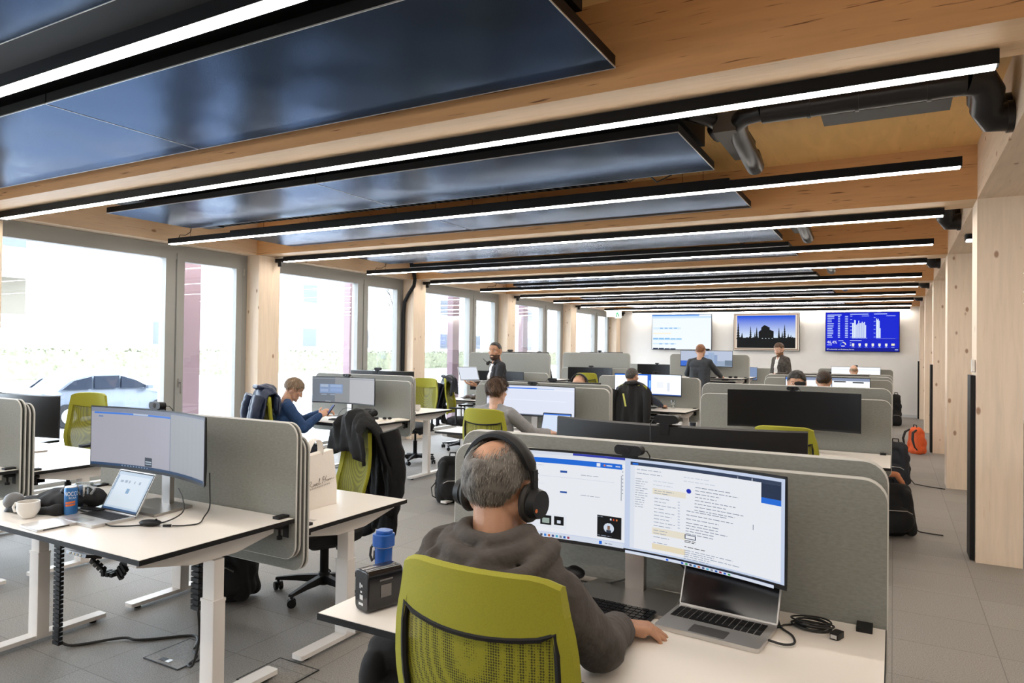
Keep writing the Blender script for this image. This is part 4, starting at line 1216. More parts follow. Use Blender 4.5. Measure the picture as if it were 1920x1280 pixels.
def head_caps(m, H, k=1.0):
    """H: 4x4 head frame, x right, y face, z up, origin at cranium centre"""
    def P(x, y, z): return H @ Vector((x*k, y*k, z*k))
    R = H.to_3x3().to_4x4()
    m.ell(P(0, -.012, .028), (.075*k, .093*k, .083*k), 24, 16, M=R)
    m.ell(P(0, .030, .032), (.062*k, .062*k, .062*k), 20, 12, M=R)
    m.ell(P(0, .034, -.028), (.057*k, .056*k, .066*k), 20, 12, M=R)
    m.ell(P(0, .036, -.070), (.050*k, .050*k, .042*k), 18, 10, M=R)
    m.ell(P(0, .080, -.094), (.021*k, .017*k, .018*k), 12, 8, M=R)
    for s in (-1, 1):
        m.cap(P(s*.055, -.01, -.035), P(s*.040, .035, -.082), .022*k, .018*k)
        m.cap(P(s*.014, .083, .030), P(s*.045, .070, .028), .011*k, .009*k)
        m.ell(P(s*.040, .058, -.018), (.024*k, .022*k, .020*k), 12, 8, M=R)
        m.ell(P(s*.012, .098, -.034), (.008*k, .009*k, .007*k), 10, 6, M=R)
        # ear: rim and lobe
        pts = [P(s*(.076+.012*math.sin(PI*t/8)), -.012-.020*math.cos(.3+PI*t/8*1.1)*-1*(-1), .022*math.cos(PI*t/8)) for t in range(9)]
        pts = []
        for t in range(9):
            a = -.4+PI*1.15*t/8
            pts.append(P(s*(.080+.008*math.sin(a)), -.004-.018*math.sin(a), .026*math.cos(a)-.004))
        m.tube(pts, [.006*k]*9, 8)
        m.ell(P(s*.078, -.008, -.004), (.006*k, .014*k, .024*k), 10, 8, M=R)
        m.ell(P(s*.079, .002, -.030), (.006*k, .007*k, .008*k), 8, 6, M=R)
    m.cap(P(0, .090, .010), P(0, .106, -.030), .0085*k, .0125*k)
    m.cap(P(-.019, .086, -.060), P(.019, .086, -.060), .008*k)
    m.cap(P(-.014, .085, -.070), P(.014, .085, -.070), .0085*k)

def hair_mesh(H, keep, mats, vol=1.05, k=1.0, strands=500, slen=.03, lift=.25, seed=1, thick=.006, sden=None, flow=None, noise_a=.004, bw_=.0011, grid=(56, 36), tuft=0):
    """cap following the skull plus individual locks; keep(direction) -> bool"""
    r = random.Random(seed); m = MB()
    C0 = Vector((0, -.010, .030)); R = Vector((.0775, .0965, .0865))*vol
    def surf(th, ph, e=0):
        d = Vector((math.sin(th)*math.sin(ph), math.sin(th)*math.cos(ph), math.cos(th)))
        nn = noise.noise(d*5+Vector((seed, 0, 0)))*noise_a+noise.noise(d*14)*noise_a*.5
        p = Vector((d.x*R.x, d.y*R.y, d.z*R.z))
        return d, C0+p+d*(nn+e)
    nu, nv = grid
    V = []; ok = []
    for j in range(nv+1):
        th = .001+(PI*.86)*j/nv
        for i in range(nu):
            d, p = surf(th, 2*PI*i/nu)
            V.append(p*k)
    F = []
    for j in range(nv):
        for i in range(nu):
            th = (PI*.86)*(j+.5)/nv; ph = 2*PI*(i+.5)/nu
            d, p = surf(th, ph)
            if keep(d, p, 0):
                i2 = (i+1) % nu
                F.append((j*nu+i, (j+1)*nu+i, (j+1)*nu+i2, j*nu+i2))
    used = sorted({a for f in F for a in f}); mp = {a: i for i, a in enumerate(used)}
    n0 = len(used)
    inner = [V[a]-(V[a]-C0*k).normalized()*thick for a in used]
    vs = [V[a] for a in used]+inner
    fs = [tuple(mp[a] for a in f) for f in F]
    edges = {}
    for f in fs:
        for a, b in zip(f, f[1:]+f[:1]): edges[(a, b)] = 1
    rim = [(a, b) for (a, b) in edges if (b, a) not in edges]
    fs2 = fs+[tuple(a+n0 for a in f[::-1]) for f in fs]+[(b, a, a+n0, b+n0) for a, b in rim]
    m.add([H @ v for v in vs], fs2, 0)
    H3 = H.to_3x3()
    cnt = 0; tries = 0
    while cnt < strands and tries < strands*8:
        tries += 1
        th = math.acos(1-r.random()*1.85); ph = r.random()*2*PI
        d, p = surf(th, ph, -.002)
        if not keep(d, p, r.random()): continue
        if sden and r.random() > sden(d, p): continue
        cnt += 1
        if flow: t = flow(d, p)
        else: t = Vector((0, -.25, -1))
        t = t-d*t.dot(d)
        if t.length < 1e-4: t = d.orthogonal()
        t.normalize(); side = d.cross(t).normalized()
        t = (t+side*r.uniform(-.35, .35)).normalized()
        L = slen*r.uniform(.6, 1.2); lf = lift*r.uniform(.5, 1.3)
        a = p; b_ = p+(t+d*lf)*L*.5; c = p+(t+d*lf*.35)*L
        w_ = bw_*r.uniform(.7, 1.4)
        q = [a-side*w_, a+side*w_, b_+side*w_*.8, b_-side*w_*.8, c]
        m.add([H @ (v*k) for v in q], [(0, 1, 2, 3), (3, 2, 4)], r.randrange(len(mats)))
    me = m.mesh('hair', mats, 0)
    me.polygons.foreach_set('use_smooth', [True]*len(me.polygons))
    return me

def hairline(front=.62, side=-.05, back=-.62, fw=.9, j=.05):
    """lower limit of the hair as a function of azimuth"""
    def keep(d, p, q):
        az = abs(math.atan2(d.x, d.y))
        if az < fw: lim = front
        elif az < 1.25: lim = front+(side-front)*(az-fw)/(1.25-fw)
        elif az < 1.75: lim = side+.12*math.exp(-((az-1.55)/.18)**2)
        elif az < 2.2: lim = side+(back-side)*(az-1.75)/.45
        else: lim = back
        return d.z > lim+(q-.5)*j*2
    return keep

def person(label, loc, rz, pose, skin_m, top_m, leg_m, hair, hands=None, head_k=1.0, head_rz=0, head_rx=0, head_off=(0, .0, 0), lean=0, seat=.47, voxel=.007, scale=1.0,
           top_name='sweater', collar=None, elbow_hint=None, stub=None, fn_top=None, sleeve=1.0, shoe_m=None, inner=None, leg_dx=.11, ghand=None, spine_dx=0, knee=None, legvox=None, detail=None, feet_y=None, ear_m=None):
    t = thing('person', label, 'person', loc, rz)
    sit = pose == 'sit'
    k = scale
    zp = (seat+.115) if sit else .93*k
    la = math.radians(lean)
    def sp(h, off=0): return Vector((spine_dx*h/.5, math.sin(la)*h-off*math.cos(la), math.cos(la)*h))*k+Vector((0, 0, zp))
    pel = sp(0); che = sp(.30); nb = sp(.50)
    Hc = nb+Vector((0, .028, .148))*k+Vector(head_off)
    H = Matrix.Translation(Hc) @ rot('Z', head_rz) @ rot('X', head_rx); hk = 1.06*k*head_k
    hips = [Vector((s*.09*k, 0, zp)) for s in (-1, 1)]
    if sit:
        kn = knee or [Vector((s*leg_dx*1.25, .44*k, seat+.03)) for s in (-1, 1)]
        an = [Vector((v.x, v.y+(-.02 if feet_y is None else feet_y), .09)) for v in kn]
    else:
        kn = [Vector((s*.10*k, .015, .50*k)) for s in (-1, 1)]; an = [Vector((s*.12*k, -.02, .09)) for s in (-1, 1)]
    sh = [nb+Vector((s*.172*k, -.015, -.055*k)) for s in (-1, 1)]
    Mi = (Matrix.Translation(Vector(loc)) @ Matrix.Rotation(rz, 4, 'Z')).inverted()
    hd = []
    for i, s in enumerate((-1, 1)):
        if hands and hands[i]: w_ = Mi @ Vector(hands[i][0]); f = Mi.to_3x3() @ Vector(hands[i][1]); u = Mi.to_3x3() @ Vector(hands[i][2]); kw = hands[i][3] if len(hands[i]) > 3 else {}
        else:
            w_ = (Vector((s*.13, .42, seat+.16)) if sit else sh[i]+Vector((s*.06, .02, -.53*k))); f = Vector((0, 1, -.1)) if sit else Vector((0, .1, -1)); u = Vector((0, 0, 1)) if sit else Vector((s, 0, 0)); kw = {}
        hint = Vector((s*.5, -.35, -1)) if not elbow_hint else Vector(elbow_hint[i])
        el = ik(sh[i], w_, .285*k, .255*k, hint)
        d = w_-el
        if d.length > .255*k*1.02: w_ = el+d.normalized()*.255*k
        hd.append((el, w_, f, u, kw))
    # skin: head, neck, trunk, arms and hands as one surface
    m = MB()
    head_caps(m, H, hk)
    m.cap(H @ Vector((0, -.022*k, -.03*k)), nb+Vector((0, 0, .02)), .055*k, .062*k)
    m.cap(H @ Vector((0, .0, -.055*k)), nb+Vector((0, .015, .0)), .046*k, .054*k)
    m.cap(nb, pel, .07*k, .08*k)
    m.cap(sh[0], sh[1], .045*k)
    for i in (0, 1):
        el, w_, f, u, kw = hd[i]
        m.cap(sh[i], el, .044*k, .036*k); m.cap(el, w_, .036*k, .0245*k)
        hand_caps(m, w_, f, u, i == 0, **kw)
        m.cap(hips[i], kn[i], .06*k, .045*k); m.cap(kn[i], an[i], .045*k, .032*k)
    skm = [skin_m]+([stub[0]] if stub else [])
    Hi = H.inverted()
    fn = None
    if stub: fn = lambda c: 1 if stub[1]((Hi @ c)/hk) else 0
    body = part(t, 'body', remesh(m, skm, voxel, 'body', 2, fn), skm)
    # clothes
    m = MB(); g = 1.0
    wa = sp(.12); 
    m.cap(nb+Vector((-.07*k, 0, -.035*k)), nb+Vector((.07*k, 0, -.035*k)), .062*k)
    for s in (-1, 1): m.cap(nb+Vector((s*.035*k, 0, .0)), nb+Vector((s*.14*k, -.01, -.05*k)), .050*k, .055*k)
    m.cap(nb+Vector((0, -.0, -.02*k)), nb+Vector((0, .0, .018*k)), .070*k, .060*k)
    m.cap(che+Vector((-.075*k, 0, 0)), che+Vector((.075*k, 0, 0)), .118*k)
    m.cap(che+Vector((-.085*k, -.01, .09*k)), che+Vector((.085*k, -.01, .09*k)), .105*k)
    m.cap(wa+Vector((-.07*k, .012, 0)), wa+Vector((.07*k, .012, 0)), .112*k)
    m.cap(pel+Vector((-.075*k, 0, -.0)), pel+Vector((.075*k, 0, -.0)), .122*k)
    for s in (-.075, .075): m.cap(che+Vector((s*k, 0, 0)), pel+Vector((s*k, 0, 0)), .116*k, .120*k)
    for i, s in enumerate((-1, 1)):
        el, w_, f, u, kw = hd[i]
        m.cap(nb+Vector((s*.06*k, 0, -.03*k)), sh[i], .062*k, .064*k*sleeve)
        m.cap(sh[i], el, .066*k*sleeve, .053*k*sleeve); m.cap(el, el+(w_-el)*.90, .054*k*sleeve, .038*k*sleeve)
        n_ = 7
        for q in range(n_):      # cloth rings at elbow and cuff
            f_ = .05+.85*q/n_
            c = el+(w_-el)*f_; m.cap(c, c+(w_-el)*.012, (.056-.015*f_)*k*sleeve)
        c = el+(w_-el)*.86; m.cap(c, el+(w_-el)*.94, .034*k*sleeve)
    if detail: detail(m, dict(nb=nb, che=che, pel=pel, H=H, sh=sh, hd=hd, k=k))
    def disp(c): return noise.noise(c*9)*.007+noise.noise(c*Vector((22, 22, 16)) if False else Vector((c.x*26, c.y*26, c.z*18)))*.0035
    mats = top_m if isinstance(top_m, list) else [top_m]
    fnt = (lambda c: fn_top(c, dict(nb=nb, che=che, pel=pel, H=H, hd=hd))) if fn_top else None
    part(t, top_name, remesh(m, mats, max(voxel, .006), 'top', 2, fnt, disp), mats)
    m = MB()
    m.cap(pel+Vector((-.07*k, .0, -.015)), pel+Vector((.07*k, .0, -.015)), .120*k)
    for i in (0, 1):
        m.cap(hips[i]+Vector((0, 0, -.02)), kn[i], .092*k, .066*k); m.cap(kn[i], an[i]+Vector((0, 0, .0)), .066*k, .050*k)
    part(t, 'trousers', remesh(m, leg_m, .012, 'trousers', 2, None, disp), leg_m)
    for i in (0, 1):
        a = an[i]; q = MB()
        q.cap(Vector((a.x, a.y-.04, .052)), Vector((a.x*1.08, a.y+.17, .040)), .050, .040).cap((a.x, a.y-.05, .03), (a.x*1.08, a.y+.18, .03), .03)
        part(t, 'shoe', remesh(q, shoe_m or BLACK, .010, 'shoe', 1), shoe_m or BLACK)
    # eyes
    for s in (-1, 1):
        e = MB(); e.ell((0, 0, 0), .0112*hk, 14, 10)
        o = part(t, 'eye', e, mat('eye_white', (.75, .74, .72), .2), H @ Vector((s*.029*hk, .0695*hk, .008*hk)), key='eye%.2f' % hk)
        ir = part(o, 'iris', MB().ell((0, .0070*hk, 0), (.0058*hk, .0048*hk, .0058*hk), 10, 8), mat('dark_iris', (.02, .012, .008), .15), key='iris%.2f' % hk)
        o.rotation_euler = (H.to_3x3()).to_euler()
        b = MB().tube([H @ Vector((s*x*hk, y*hk, z*hk)) for x, y, z in ((.012, .0945, .030), (.026, .0915, .035), (.042, .080, .031))], [.0016*k, .0022*k, .0012*k], 6)
        part(t, 'eyebrow', b, hair['brow'] if 'brow' in hair else hair['mats'][0])
    part(t, 'hair', hair_mesh(H, hair['keep'], hair['mats'], hair.get('vol', 1.05), hk, hair.get('n', 500), hair.get('len', .03), hair.get('lift', .25), hair.get('seed', 1),
         sden=hair.get('den'), flow=hair.get('flow'), noise_a=hair.get('na', .004), bw_=hair.get('bw', .0012)), hair['mats'])
    return t, dict(hk=hk, H=H, nb=nb, sh=sh, hd=hd, che=che, pel=pel)

def headphones(pt, info, label, tilt=-8, boom=False, k=1.0):
    H = pt.matrix_basis @ info['H'] if False else (Matrix.Translation(pt.location) @ Matrix.Rotation(pt.rotation_euler.z, 4, 'Z') @ info['H'])
    t = thing('headphones', label, 'headphones', H.translation)
    Rm = H.to_3x3().to_4x4() @ rot('X', tilt)
    t.rotation_euler = Rm.to_euler(); t.scale = (info['hk'],)*3
    k = info['hk']; R = .108
    def band():
        m = MB(); rings = []
        for i in range(27):
            a = -1.42+2.84*i/26
            c = Vector((R*.93*math.sin(a), -.006, .012+R*1.06*math.cos(a))); o = Vector((math.sin(a), 0, math.cos(a)))
            wd = .017 if abs(a) < 1.15 else .010; th = .0085 if abs(a) < 1.1 else .005
            rings.append([c+Vector((0, y*wd, 0))+o*z*th for y, z in ((-1, -.5), (-.6, -1), (.6, -1), (1, -.5), (1, .5), (.6, 1), (-.6, 1), (-1, .5))])
        return m.loft(rings)
    part(t, 'headband', band, BLACK, sharp=50)
    for s in (-1, 1):
        e = MB()
        prof = [(.002, .0), (.026, .001), (.032, .006), (.033, .018), (.030, .022)]
        M_ = rot('Y', 90*s)
        e.add(*[(lambda v, f: (v, f))(*_lathe(prof, 24))][0], 0, None, M_)
        c = part(t, 'ear_cup', MB().cyl((s*.084, -.006, -.02), (s*.100, -.006, -.02), .030, .034, 24).cyl((s*.100, -.006, -.02), (s*.118, -.006, -.02), .035, .031, 24), BLACK)
        part(c, 'ear_cushion', MB().tube([(s*.086, -.006+.027*math.cos(a), -.02+.034*math.sin(a)) for a in [2*PI*q/20 for q in range(21)]], .011, 8), mat('soft_black', (.02, .018, .016), .6))
        part(c, 'yoke', MB().box(s*.098-.004, -.014, -.015, s*.098+.006, .002, .055), BLACK)
        part(c, 'orange_mark', MB().cyl((s*.1178, -.026, -.030), (s*.119, -.026, -.030), .0045, seg=12), mat('orange_dot', (.8, .18, .03), .4))
    if boom:
        part(t, 'microphone_boom', MB().tube([(-.10, 0, -.03), (-.09, .05, -.06), (-.05, .10, -.085)], .004, 8).ell((-.05, .10, -.085), .009), BLACK)
    return t
def _lathe(prof, seg):
    m = MB().lathe(prof, seg); return m.v, m.f

SK1 = skin('skin_light', (.58, .33, .22)); SK2 = skin('skin_tan', (.50, .27, .17)); SK3 = skin('skin_pale', (.66, .40, .29))
HG1 = mat('grey_hair', (.16, .145, .13), .55); HG2 = mat('light_grey_hair', (.36, .33, .29), .5); HG3 = mat('dark_grey_hair', (.05, .043, .038), .55)
HB1 = mat('brown_hair', (.075, .035, .015), .5); HB2 = mat('light_brown_hair', (.17, .09, .045), .5); HB3 = mat('dark_brown_hair', (.025, .012, .006), .5)
HL1 = mat('ash_hair', (.20, .13, .075), .5); HL2 = mat('ash_hair_light', (.34, .25, .17), .5)
HK = mat('black_hair', (.012, .010, .009), .45); HR1 = mat('ginger_hair', (.30, .13, .045), .5); HR2 = mat('ginger_hair_dark', (.20, .08, .03), .5)
HOOD = mat('charcoal_hoodie', (.092, .083, .078), .95, noise_amt=.28, nscale=9, bump=.5, bscale=60, spec=.15)
JEAN = mat('dark_jeans', (.02, .024, .035), .85, bump=.2, bscale=300)
KHAKI = mat('light_trousers', (.5, .46, .40), .8)
NAVYS = mat('navy_sweater', (.012, .045, .13), .85, noise_amt=.2, nscale=14, bump=.3, bscale=120)
GREYT = mat('grey_jersey', (.25, .25, .26), .9, noise_amt=.08, bump=.25, bscale=60)
DKSH = mat('dark_slate_shirt', (.035, .040, .048), .8, bump=.3, bscale=40, noise_amt=.12)
BLKZ = mat('black_zip_top', (.012, .013, .017), .75, bump=.3, bscale=40)
NAVD = mat('dark_navy_top', (.016, .024, .045), .8, bump=.3, bscale=40)
WTEE = mat('white_tee', (.80, .79, .77), .8, bump=.2, bscale=40)
PLAID = mat('dark_plaid', (.06, .052, .045), .85, noise_amt=.6, nscale=20)

# 1  foreground man with headphones
def bald(d, p, q):
    c = Vector((.06, -.56, .83)).normalized()
    ang = math.acos(max(-1, min(1, d.dot(c))))
    return ang < .62+(q-.5)*.62
kl = hairline(.66, -.02, -.66)
fgk = lambda d, p, q: kl(d, p, q) and not bald(d, p, q if q else .5)
def hood_detail(m, I):
    nb = I['nb']
    def ring(rx, ry, cy, z0, dz, r0, r1, lim, n=19, drop=.06):
        pts = []; rad = []
        for j in range(n):
            a = math.radians(-lim+2*lim*j/(n-1)); c = math.cos(a)
            z = z0-dz*c-drop*max(0, abs(math.degrees(a))-95)/60
            pts.append(nb+Vector((math.sin(a)*rx, cy-c*ry, z))); rad.append(r1+(r0-r1)*max(0, c))
        m.tube(pts, rad, 12)
    ring(.084, .078, .00, .085, .012, .022, .024, 150)          # fabric gathered round the neck
    ring(.116, .105, -.02, .062, .022, .026, .026, 140)
    ring(.160, .140, -.035, .050, .055, .020, .024, 118)         # outer rim of the hood
    ring(.155, .130, -.030, .010, .050, .034, .034, 118)
    ring(.135, .105, -.03, -.045, .045, .052, .045, 115)
    m.ell(nb+Vector((0, -.115, .0)), (.115, .05, .055), 20, 12)
    m.ell(nb+Vector((0, -.10, -.055)), (.12, .075, .07), 20, 12)
    m.cap(nb+Vector((.02, -.085, .07)), nb+Vector((.03, -.165, .02)), .014, .018)
    m.cap(nb+Vector((-.07, -.06, .075)), nb+Vector((-.11, -.12, .035)), .014, .016)
P1, I1 = person('man in a charcoal hoodie and headphones seated in front of the big curved monitor, typing', (-.87, 1.44, 0), 0, 'sit', SK2, HOOD, JEAN,
    dict(keep=fgk, mats=[HG1, HG1, HG2, HG3], vol=1.045, n=9000, len=.020, lift=.22, seed=3, bw=.00055, brow=HG1, flow=lambda d, p: Vector((0, -.2, -1)) if d.y < .3 else Vector((0, .6, .3))),
    hands=[((-.975, 1.985, .785), (.50, .86, -.06), (0, 0, 1), dict(curl=(18, 24, 14))), ((-.705, 1.975, .787), (.88, .47, -.10), (-.1, 0, 1), dict(curl=(24, 34, 22), spread=5, thumb=(.55, .75, -.35)))],
    head_rz=-8, head_rx=-10, head_k=1.07, head_off=(-.026, .040, .024), lean=10, seat=.455, voxel=.0042, top_name='hoodie', detail=hood_detail, sleeve=1.16, spine_dx=-.01,
    elbow_hint=[(-.5, -.3, -1), (.42, -.2, -1)])
headphones(P1, I1, 'black over-ear headphones on the man in the charcoal hoodie', tilt=12)

# 2  young man with phone
kl2 = hairline(.35, -.12, -.50, fw=.8)
P2, I2 = person('young man in a navy sweater looking down at his phone at the second left desk', (-6.06, 5.58, 0), -.55, 'sit', SK1, NAVYS, JEAN,
    dict(keep=kl2, mats=[HL1, HL2, HL1], vol=1.13, n=900, len=.05, lift=.12, seed=5, bw=.002, flow=lambda d, p: Vector((0, .2, -1))),
    hands=[((-5.76, 5.93, .85), (.5, .6, .25), (.2, -.5, 1), dict(curl=(30, 40, 25))), ((-5.70, 5.86, .83), (.15, .8, .35), (.8, -.2, .6), dict(curl=(35, 45, 25)))],
    head_rz=-8, head_rx=-30, head_off=(0, .05, -.01), lean=10, seat=.375, voxel=.006, sleeve=1.05)
# 3  man in grey top
kl3 = hairline(.40, -.15, -.62, fw=.8)
P3, I3 = person('man with tousled brown hair and grey top, seen from behind at a bright monitor', (-3.33, 5.70, 0), 0, 'sit', SK3, GREYT, JEAN,
    dict(keep=kl3, mats=[HB1, HB2, HB3, HB1], vol=1.15, n=1300, len=.05, lift=.5, seed=8, na=.012, bw=.0022, flow=lambda d, p: Vector((.5, -.2, -.5))),
    hands=[None, ((-2.93, 6.12, .80), (-.2, 1, -.1), (0, 0, 1))], head_rz=-10, head_rx=-6, lean=4, seat=.435, voxel=.006)
# 4  standing smiling man
def beard(c): return c.z < -.045 and c.y > .0 and c.z > -.12 and not (abs(c.x) < .02 and -.069 < c.z < -.056 and c.y > .07) or (abs(c.x) < .028 and -.054 < c.z < -.040 and c.y > .075)
STUB = mat('dark_beard', (.06, .032, .02), .8)
def ziptop(c, I):
    l = c-I['nb']
    return 1 if (c.y > .02 and abs(l.x+.0) < .06 and l.z < -.02 and l.z > -.48) else 0
P4, I4 = person('smiling bearded man in a black zip top, standing with an open laptop', (-4.72, 8.15, 0), 2.35, 'stand', SK2, [BLKZ, WTEE], JEAN,
    dict(keep=hairline(.62, .05, -.45, fw=.75), mats=[HK, HB3], vol=1.02, n=500, len=.016, lift=.2, seed=2, bw=.0014, brow=HK),
    hands=[((-4.83, 7.83, 1.125), (-.75, -.35, .05), (.2, -.2, -1), dict(curl=(15, 20, 10))), ((-4.93, 8.05, 1.13), (-.9, -.2, .05), (.1, .2, -1), dict(curl=(15, 20, 10)))],
    head_rz=50, head_rx=-2, lean=0, voxel=.0055, scale=1.0, stub=(STUB, beard), fn_top=ziptop, top_name='zip_top', elbow_hint=[(-.5, -.6, -1), (.5, -.6, -1)])
H4 = Matrix.Translation(P4.location) @ Matrix.Rotation(P4.rotation_euler.z, 4, 'Z') @ I4['H']
sm = MB().tube([H4 @ Vector(v) for v in ((-.020, .089, -.058), (-.010, .0945, -.064), (0, .0955, -.066), (.010, .0945, -.064), (.020, .089, -.058))], [.002, .0045, .005, .0045, .002], 8)
o = part(None, 'teeth', sm, mat('teeth', (.8, .78, .72), .3)); o.parent = P4; o.matrix_parent_inverse = (Matrix.Translation(P4.location) @ Matrix.Rotation(P4.rotation_euler.z, 4, 'Z')).inverted()
t = thing('headset', 'black headset hanging round the smiling man\'s neck', 'headset', H4 @ Vector((0, .02, -.145)))
t.rotation_euler = H4.to_euler()
part(t, 'neckband', MB().tube([(.075*math.sin(a), -.075*math.cos(a)+.01, -.015*math.cos(a)) for a in [math.radians(-150+300*q/14) for q in range(15)]], .009, 8), BLACK)
part(t, 'ear_cup', MB().ell((-.055, .095, -.01), (.028, .020, .026)), BLACK); part(t, 'ear_cup', MB().ell((.050, .095, -.015), (.028, .020, .026)), BLACK)
part(t, 'microphone_boom', MB().tube([(.06, .10, -.0), (.085, .13, .03), (.10, .14, .05)], .004, 6), BLACK)
# laptop held open
def laptop(label, loc, rz, open_deg, content=None, w_=.31, d_=.215, name='laptop', tilt=None, bright=1.0, lidmat=None):
    t = thing(name, label, 'laptop', loc, rz)
    if tilt: t.rotation_euler = tilt
    part(t, 'base', MB().rbox(0, 0, .007, w_, d_, .013, .012), SILVER)
    kb = MB()
    for r_ in range(5):
        for c_ in range(14):
            x = -w_/2+.022+c_*(w_-.044)/13.5; y = .075-r_*.0185
            ww = .0085 if not (r_ == 4 and 3 < c_ < 9) else .0105
            kb.box(x-ww, y-.0078, .0136, x+ww, y+.0078, .0152)
    part(t, 'keyboard', kb, BLACK, label='black keys')
    part(t, 'touchpad', MB().rbox(0, -.068, .0138, .11, .062, .0008, .004), STEEL)
    M_ = T(0, d_/2-.004, .013) @ rot('X', 90-open_deg)
    lid = part(t, 'lid', MB().rbox(0, .0035, .105, w_, .006, .21, .008, axis='y', M=M_), lidmat or SILVER)
    if content:
        m = MB()
        for i, (u0, v0, u1, v1, c) in enumerate(content):
            X = lambda u: (-.5+u)*(w_-.018); Z = lambda v: .010+v*.19
            m.add([(X(u0), -.0004-.00008*i, Z(v0)), (X(u1), -.0004-.00008*i, Z(v0)), (X(u1), -.0004-.00008*i, Z(v1)), (X(u0), -.0004-.00008*i, Z(v1))], [(0, 1, 2, 3)], 0, tuple(q*bright for q in c), M_)
        part(lid, 'lit_screen', m, SCR)
        part(lid, 'screen_bezel', MB().box(-w_/2+.003, .0001, .004, w_/2-.003, .0006, .206, M=M_), BLACK)
    else:
        part(lid, 'dark_screen', MB().box(-w_/2+.005, -.0006, .006, w_/2-.005, .0004, .204, M=M_), BLACKG)
    return t
laptop('slim silver laptop balanced on the smiling man\'s hands', (-4.98, 7.97, 1.165), 1.0, 120, [(0, 0, 1, 1, hexc('dfe6f2'))], w_=.29, d_=.2, lidmat=mat('pale_lid', (.7, .72, .75), .35))
# 5  man with black jacket on his chair
P5, I5 = person('man with short greying hair in a dark top, back to camera, black jacket behind him', (-3.34, 9.60, 0), -.25, 'sit', SK2, NAVD, JEAN,
    dict(keep=hairline(.55, .0, -.52), mats=[HG3, HG1, HG1], vol=1.05, n=900, len=.022, lift=.3, seed=6, bw=.0013),
    hands=[None, ((-2.98, 10.06, .79), (.1, 1, -.05), (0, 0, 1))], head_rz=-4, head_rx=-4, lean=4, seat=.47, voxel=.007, elbow_hint=[(-.5, -.3, -1), (.9, -.3, -.6)])
# 6  standing man at the raised desk
P6, I6 = person('man in a dark slate shirt standing with his back to camera at the raised desk', (-3.24, 13.30, 0), -.12, 'stand', SK1, DKSH, JEAN,
    dict(keep=hairline(.55, -.02, -.5), mats=[HR2, HR1, HB2], vol=1.03, n=400, len=.014, lift=.2, seed=9, bw=.0016),
    hands=[((-3.45, 13.72, 1.13), (0, 1, 0), (0, 0, 1)), ((-2.93, 13.74, 1.13), (0, 1, -.05), (0, 0, 1))], head_rz=0, head_rx=-4, lean=3, voxel=.008, scale=1.03, top_name='shirt', elbow_hint=[(-.8, -.5, -1), (.8, -.5, -1)])
# 7  man with open shirt by the wall
def openshirt(c, I):
    l = c-I['nb']
    return 1 if (c.y > .05 and abs(l.x) < .055 and l.z < .0) else 0
P7, I7 = person('bearded man in a dark checked overshirt and white tee standing near the middle wall screen', (-2.03, 15.15, 0), 2.35, 'stand', SK3, [PLAID, WTEE], JEAN,
    dict(keep=hairline(.50, -.02, -.45), mats=[HB1, HB2], vol=1.06, n=400, len=.028, lift=.4, seed=12, bw=.0018, brow=HB1),
    hands=[((-2.10, 14.86, 1.16), (.5, -.6, -.2), (0, .3, 1)), ((-2.22, 14.95, 1.12), (.6, -.4, -.3), (0, .3, 1))], head_rz=18, head_rx=-24, lean=2, voxel=.008, scale=1.065, stub=(mat('brown_beard', (.16, .08, .04), .8), beard), fn_top=openshirt, top_name='overshirt')
# 8..11 partly hidden colleagues
P8, I8 = person('dark-haired man facing the camera, only forehead above the second right divider', (-.87, 7.70, 0), PI, 'sit', SK1, BLKZ, JEAN,
    dict(keep=hairline(.42, -.05, -.5, fw=.6), mats=[HK], vol=1.10, n=400, len=.03, lift=.3, seed=13, bw=.002), head_rz=0, head_rx=-8, lean=5, seat=.535, voxel=.009)
P9, I9 = person('brown-haired man seen from behind between the two right monitors', (-.765, 9.42, 0), 0, 'sit', SK1, DKSH, JEAN,
    dict(keep=hairline(.5, -.02, -.6), mats=[HB3, HB1], vol=1.09, n=500, len=.025, lift=.2, seed=14, bw=.0018), lean=5, head_rx=-5, seat=.50, voxel=.009)
P10, I10 = person('balding man with a headset behind the dark monitor rim in the middle block', (-3.30, 7.78, 0), PI, 'sit', SK1, NAVD, JEAN,
    dict(keep=lambda d, p, q: hairline(.9, -.05, -.55)(d, p, q) and d.y < .1 and d.z < .55, mats=[HB1], vol=1.03, n=200, len=.012, lift=.2, seed=15, bw=.0014, brow=HB1), lean=8, head_rx=-12, seat=.43, voxel=.009)
headphones(P10, I10, 'black headband of the balding man in the middle block', tilt=0)
P11, I11 = person('bald man seen from behind in front of the bright monitor near the end wall', (-.79, 17.36, 0), 0, 'sit', SK3, DKSH, JEAN,
    dict(keep=lambda d, p, q: d.z < .1 and d.y < .1 and d.z > -.5, mats=[HL2], vol=1.012, n=60, len=.008, lift=.1, seed=16, bw=.001), lean=6, head_rx=-5, seat=.47, voxel=.010)
P12, I12 = person('dark-haired man just visible above the raised divider by the fourth window', (-5.72, 11.55, 0), PI, 'stand', SK3, BLKZ, JEAN,
    dict(keep=hairline(.42, -.05, -.5, fw=.6), mats=[HG3, HB3], vol=1.06, n=200, len=.02, lift=.3, seed=17, bw=.0016), head_rx=-20, lean=12, voxel=.010, scale=.93)
